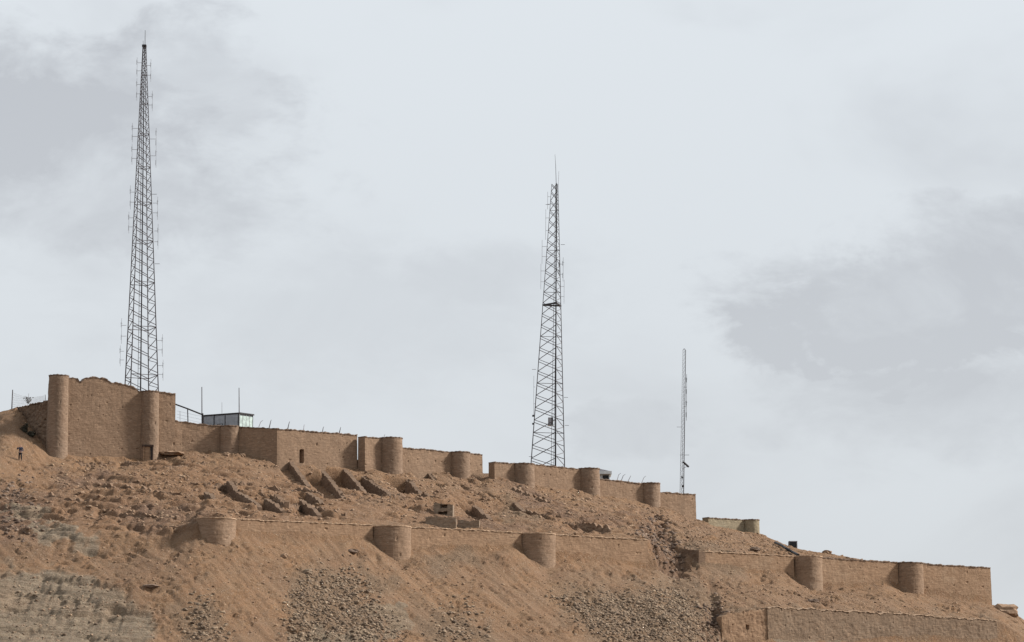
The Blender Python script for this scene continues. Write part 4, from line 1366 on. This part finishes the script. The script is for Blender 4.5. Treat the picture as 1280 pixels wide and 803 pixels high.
# fence at far left
fn = thing('fence', 'slack wire fence with leaning posts on the crest left of the tallest bastion', 'fence', P(16, 512, 299.4))
for (u, v, u2, v2, Y, r) in [(14.7, 511, 15.8, 487.5, 299.2, .07), (57.5, 502, 56.5, 493.5, 296, .035), (34.5, 507, 36, 492, 297.9, .03)]:
    MB().tube(P(u, v + 2, Y), P(u2, v2, Y), r, r * .8, 6).build('post', MAT_STEEL if r > .05 else MAT_STEEL_G, fn)
nw = 7
def fpt(t, h):
    a = P(15, 509, 299.2).lerp(P(57, 500.5, 296), t); top_ = P(15.5, 491, 299.2).lerp(P(57, 494.5, 296), t)
    sag = .35 * math.sin(t * math.pi)
    q = a.lerp(top_, h); q.z -= sag * h
    return q
for k in range(nw):
    a_ = MB(); h = k / (nw - 1)
    for j in range(12): a_.tube(fpt(j / 12, h), fpt((j + 1) / 12, h), .008)
    a_.build('wire', MAT_WIRE, fn)
a_ = MB()
for j in range(26): a_.tube(fpt(j / 26, 0), fpt((j + .4) / 26 if j < 25 else 1, 1), .006)
o = a_.build('netting', MAT_WIRE, fn)


def shrub(label, u, v, Y, w, h, n, leaf, seed, loc=None):
    r_ = random.Random(seed)
    b = loc or P(u, v, Y)
    t = thing('shrub', label, 'shrub', b)
    mb = MB(); lf = MB()
    for i in range(n):
        d = Vector((r_.uniform(-1, 1) * w, r_.uniform(-.5, .5) * w, r_.uniform(.4, 1) * h))
        m_ = b + d * .5 + Vector((r_.uniform(-.1, .1), 0, 0))
        mb.tube(b, m_, .02, .015); mb.tube(m_, b + d, .015, .008)
        for j in range(leaf):
            c = b + d * r_.uniform(.25, 1.0) + Vector((r_.gauss(0, .1), r_.gauss(0, .1), r_.gauss(0, .08)))
            a1 = Vector((r_.gauss(0, 1), r_.gauss(0, 1), r_.gauss(0, 1))).normalized() * .085
            a2 = Vector((r_.gauss(0, 1), r_.gauss(0, 1), r_.gauss(0, 1))).normalized() * .085
            i0 = len(lf.v); lf.v += [c - a1, c + a2, c + a1, c - a2]; lf.f.append((i0, i0 + 1, i0 + 2, i0 + 3))
    mb.build('stems', MAT_TWIG, t)
    if lf.v: link('leaves', lf.v, lf.f, MAT_LEAF, t)
    return t


shrub('bare twiggy bush against the sky behind the wire fence', 35, 505, 298, .55, 1.2, 10, 4, 3)
g = hit(ZT, 31, 541)  # leaf clumps added to stand in for dark shapes under the wall
shrub('added upright leaf clump in place of a dark shape at the foot of the shaded left wall', 0, 0, 0, .3, .95, 22, 26, 4, g)
g = hit(ZT, 39, 546)
shrub('added low leaf clump in place of a dark shape, right of the upright one at the shaded wall', 0, 0, 0, .5, .5, 24, 26, 5, g)

# ------------------------------------------------------------------ hipped hut behind the upper wall
Yh = 328
hr = thing('hut', 'small hut with a pale eave and grey hipped roof peeping over the upper wall', 'hut', P(750, 600, Yh))
e0, e1 = P(736, 592.5, Yh), P(764.5, 592, Yh)
zb = P(750, 606, Yh).z
MB().box((e0.x + .2, Yh + .1, zb - 1), (P(758.5, 0, Yh).x, Yh + 3, e0.z)).build('body', MAT_WHITE, hr)
MB().box((P(750.3, 0, Yh).x, Yh + .02, P(750, 598.5, Yh).z), (P(757.5, 0, Yh).x, Yh + .14, P(750, 594.3, Yh).z)).build('window', MAT_DARK, hr)
MB().box((e0.x - .2, Yh - .4, e0.z - .05), (e1.x, Yh + 3.4, P(750, 589.5, Yh).z)).build('eave', MAT_WHITE, hr)
za = P(750, 589.5, Yh).z; zr = P(750, 584.5, Yh).z
x0, x1 = e0.x - .1, e1.x - .1
vs = [(x0, Yh - .3, za), (x1, Yh - .3, za), (x1, Yh + 3.3, za), (x0, Yh + 3.3, za), (x0 + .9, Yh + 1.5, zr), (x1 - 1.25, Yh + 1.5, zr)]
fix(link('roof', vs, [(0, 1, 5, 4), (1, 2, 5), (2, 3, 4, 5), (3, 0, 4), (0, 3, 2, 1)], MAT_STEEL, hr))

# ------------------------------------------------------------------ black tank and pipe on the right crest
Yt = 331
g = P(991.5, 686.5, Yt)
tk = thing('water_tank', 'small black box tank with a pale frame standing on the right crest', 'water tank', g)
w = .46
z0, z1 = P(0, 684.5, Yt).z, P(0, 677.5, Yt).z
MB().box((g.x - w, Yt, z0), (g.x + w, Yt + .8, z1)).build('body', MAT_DARK, tk)
MB().box((g.x - w - .04, Yt - .05, z1), (g.x + w + .06, Yt + .85, z1 + .1)).build('lid', MAT_STEEL_G, tk)
for sx in (-1, 1):
    for y in (Yt - .03, Yt + .8):
        x = g.x + sx * w
        MB().box((x - .045, y - .045, z0 - 1.0), (x + .045, y + .045, z1 + .02)).build('leg', MAT_STEEL_G if sx > 0 else MAT_STEEL, tk)
pp = thing('pipe', 'thick dark pipe lying down the right crest beside the black box', 'pipe', P(984, 688, 328))
mb = MB()
prev = None
for (u, v) in [(969, 678.8), (976, 682.3), (983, 686.2), (990, 690.3), (998, 694.3)]:
    q = hit(ZT, u, v + 2.0)
    q = (P(u, v, 330) if q.y > 350 else q) + Vector((0, 0, .2))
    if prev is not None: mb.tube(prev, q, .15, .15, 8)
    prev = q
mb.build('tube', MAT_DARK, pp)

# ------------------------------------------------------------------ person
def skin_mesh(name, pts, edges, radii, mat, parent, root_i=0, sub=2):
    me = bpy.data.meshes.new(name)
    me.from_pydata([tuple(p) for p in pts], edges, [])
    o = bpy.data.objects.new(name, me)
    COL.objects.link(o)
    o.parent = parent
    md = o.modifiers.new('skin', 'SKIN')
    md.use_smooth_shade = True
    for i, r in enumerate(radii):
        rr = r if isinstance(r, tuple) else (r, r)
        me.skin_vertices[0].data[i].radius = rr
        me.skin_vertices[0].data[i].use_root = (i == root_i)
    s = o.modifiers.new('sub', 'SUBSURF'); s.levels = sub; s.render_levels = sub
    me.materials.append(mat)
    dg = bpy.context.evaluated_depsgraph_get()
    ev = o.evaluated_get(dg)
    m2_ = bpy.data.meshes.new_from_object(ev)
    o.modifiers.clear()
    o.data = m2_
    return o


MAT_SKIN = mat_flat('skin', (.42, .25, .18), .6, 0, .08)
MAT_HAIR = mat_flat('black_hair', (.02, .016, .014), .6, 0, .2)
MAT_JACK = mat_flat('dark_jacket_cloth', (.035, .042, .07), .85, 0, .25)
MAT_TROU = mat_flat('black_trouser_cloth', (.018, .018, .022), .85, 0, .25)
MAT_SHOE = mat_flat('black_shoe', (.015, .015, .015), .5, 0, .2)

g = hit(ZT, 25.2, 576.5)
per = thing('person', 'person standing on the left slope in dark jacket and black trousers, one hand raised', 'person', g)
per.rotation_euler = (0, 0, math.radians(-8))
pts = []; rad = []; ed = []
def jn(x, y, z, r, par=None):
    pts.append((x, y, z)); rad.append(r); i = len(pts) - 1
    if par is not None: ed.append((par, i))
    return i
pel = jn(0, 0, .93, (.15, .10))
wai = jn(0, 0, 1.08, (.135, .095), pel)
che = jn(0, 0, 1.27, (.17, .11), wai)
nb = jn(0, .01, 1.43, (.11, .08), che)
nk = jn(0, 0, 1.50, .055, nb)
hd0 = jn(0, -.01, 1.56, .07, nk)
hd1 = jn(0, -.01, 1.64, (.078, .095), hd0)
hd2 = jn(0, 0, 1.715, (.06, .08), hd1)
hands = []
for s in (-1, 1):
    hip = jn(s * .09, 0, .87, .095, pel)
    kn = jn(s * .12, -.02, .49, .058, hip)
    an = jn(s * .14, .02, .09, .038, kn)
    he = jn(s * .14, .0, .045, .035, an)
    jn(s * .165, -.17, .03, .032, he)
    sh = jn(s * .19, .01, 1.40, .058, nb)
    if s < 0:   # raised
        el = jn(-.33, -.12, 1.24, .043, sh); wr = jn(-.22, -.25, 1.46, .028, el); hand = jn(-.20, -.27, 1.53, (.036, .018), wr); dirv = Vector((.05, -.02, .09))
    else:
        el = jn(.30, .03, 1.13, .043, sh); wr = jn(.14, -.16, 1.02, .028, el); hand = jn(.07, -.20, 1.01, (.036, .018), wr); dirv = Vector((-.09, -.03, -.01))
    side = Vector((.03, .0, -.0)) if s < 0 else Vector((0, 0, .03))
    for f in range(4):
        o_ = side * (f - 1.5) * .6
        L_ = (.75, .95, 1.0, .85)[f]
        a = jn(*(Vector(pts[hand]) + o_ + dirv * .35), .010, hand)
        b = jn(*(Vector(pts[a]) + dirv * .4 * L_ + Vector((0, -.008, 0))), .009, a)
        jn(*(Vector(pts[b]) + dirv * .3 * L_ + Vector((0, .012, 0))), .008, b)
    th = jn(*(Vector(pts[hand]) + side * 1.3 + dirv * .05), .011, hand)
    jn(*(Vector(pts[th]) + dirv * .3 + side * .4), .009, th)
skin_mesh('body', pts, ed, rad, MAT_SKIN, per)
# jacket and trousers as clothing shells
J = [(0, 0, .90), (0, 0, 1.08), (0, 0, 1.27), (0, .01, 1.44)]; JR = [(.175, .125), (.165, .12), (.195, .135), (.125, .095)]
JE = [(0, 1), (1, 2), (2, 3)]
for s in (-1, 1):
    i = len(J)
    if s < 0: J += [(-.19, .01, 1.40), (-.33, -.12, 1.24), (-.235, -.235, 1.43)]
    else: J += [(.19, .01, 1.40), (.30, .03, 1.13), (.16, -.14, 1.03)]
    JR += [.073, .058, .045]; JE += [(3, i), (i, i + 1), (i + 1, i + 2)]
skin_mesh('jacket', J, JE, JR, MAT_JACK, per)
Tp = [(0, 0, .95)]; TR = [(.165, .118)]; TE = []
for s in (-1, 1):
    i = len(Tp); Tp += [(s * .09, 0, .85), (s * .12, -.02, .49), (s * .14, .02, .10)]; TR += [.108, .078, .062]; TE += [(0, i), (i, i + 1), (i + 1, i + 2)]
skin_mesh('trousers', Tp, TE, TR, MAT_TROU, per)
for s in (-1, 1):
    skin_mesh('shoe', [(s * .14, .03, .05), (s * .15, -.06, .045), (s * .165, -.18, .035)], [(0, 1), (1, 2)], [.048, .046, .04], MAT_SHOE, per)
skin_mesh('hair', [(0, .03, 1.62), (0, .01, 1.73)], [(0, 1)], [(.085, .075), (.075, .085)], MAT_HAIR, per)
bm = MB()
bm.box((-.012, -.125, 1.60), (.012, -.095, 1.645)).build('nose', MAT_SKIN, None).parent = per
for s in (-1, 1):
    MB().box((s * .035 - .012, -.107, 1.645), (s * .035 + .012, -.098, 1.66)).build('eye', MAT_HAIR, None).parent = per
    MB().box((s * .082 - .01, -.01, 1.60), (s * .082 + .01, .03, 1.66)).build('ear', MAT_SKIN, None).parent = per
MB().box((-.025, -.108, 1.57), (.025, -.098, 1.582)).build('mouth', MAT_ROCK_D, None).parent = per
MB().box((-.165, -.13, .955), (.165, .12, .995)).build('belt', MAT_STEEL_G, None).parent = per

for o in bpy.data.objects:
    for k in ('_o', '_c'):
        if k in o: del o[k]
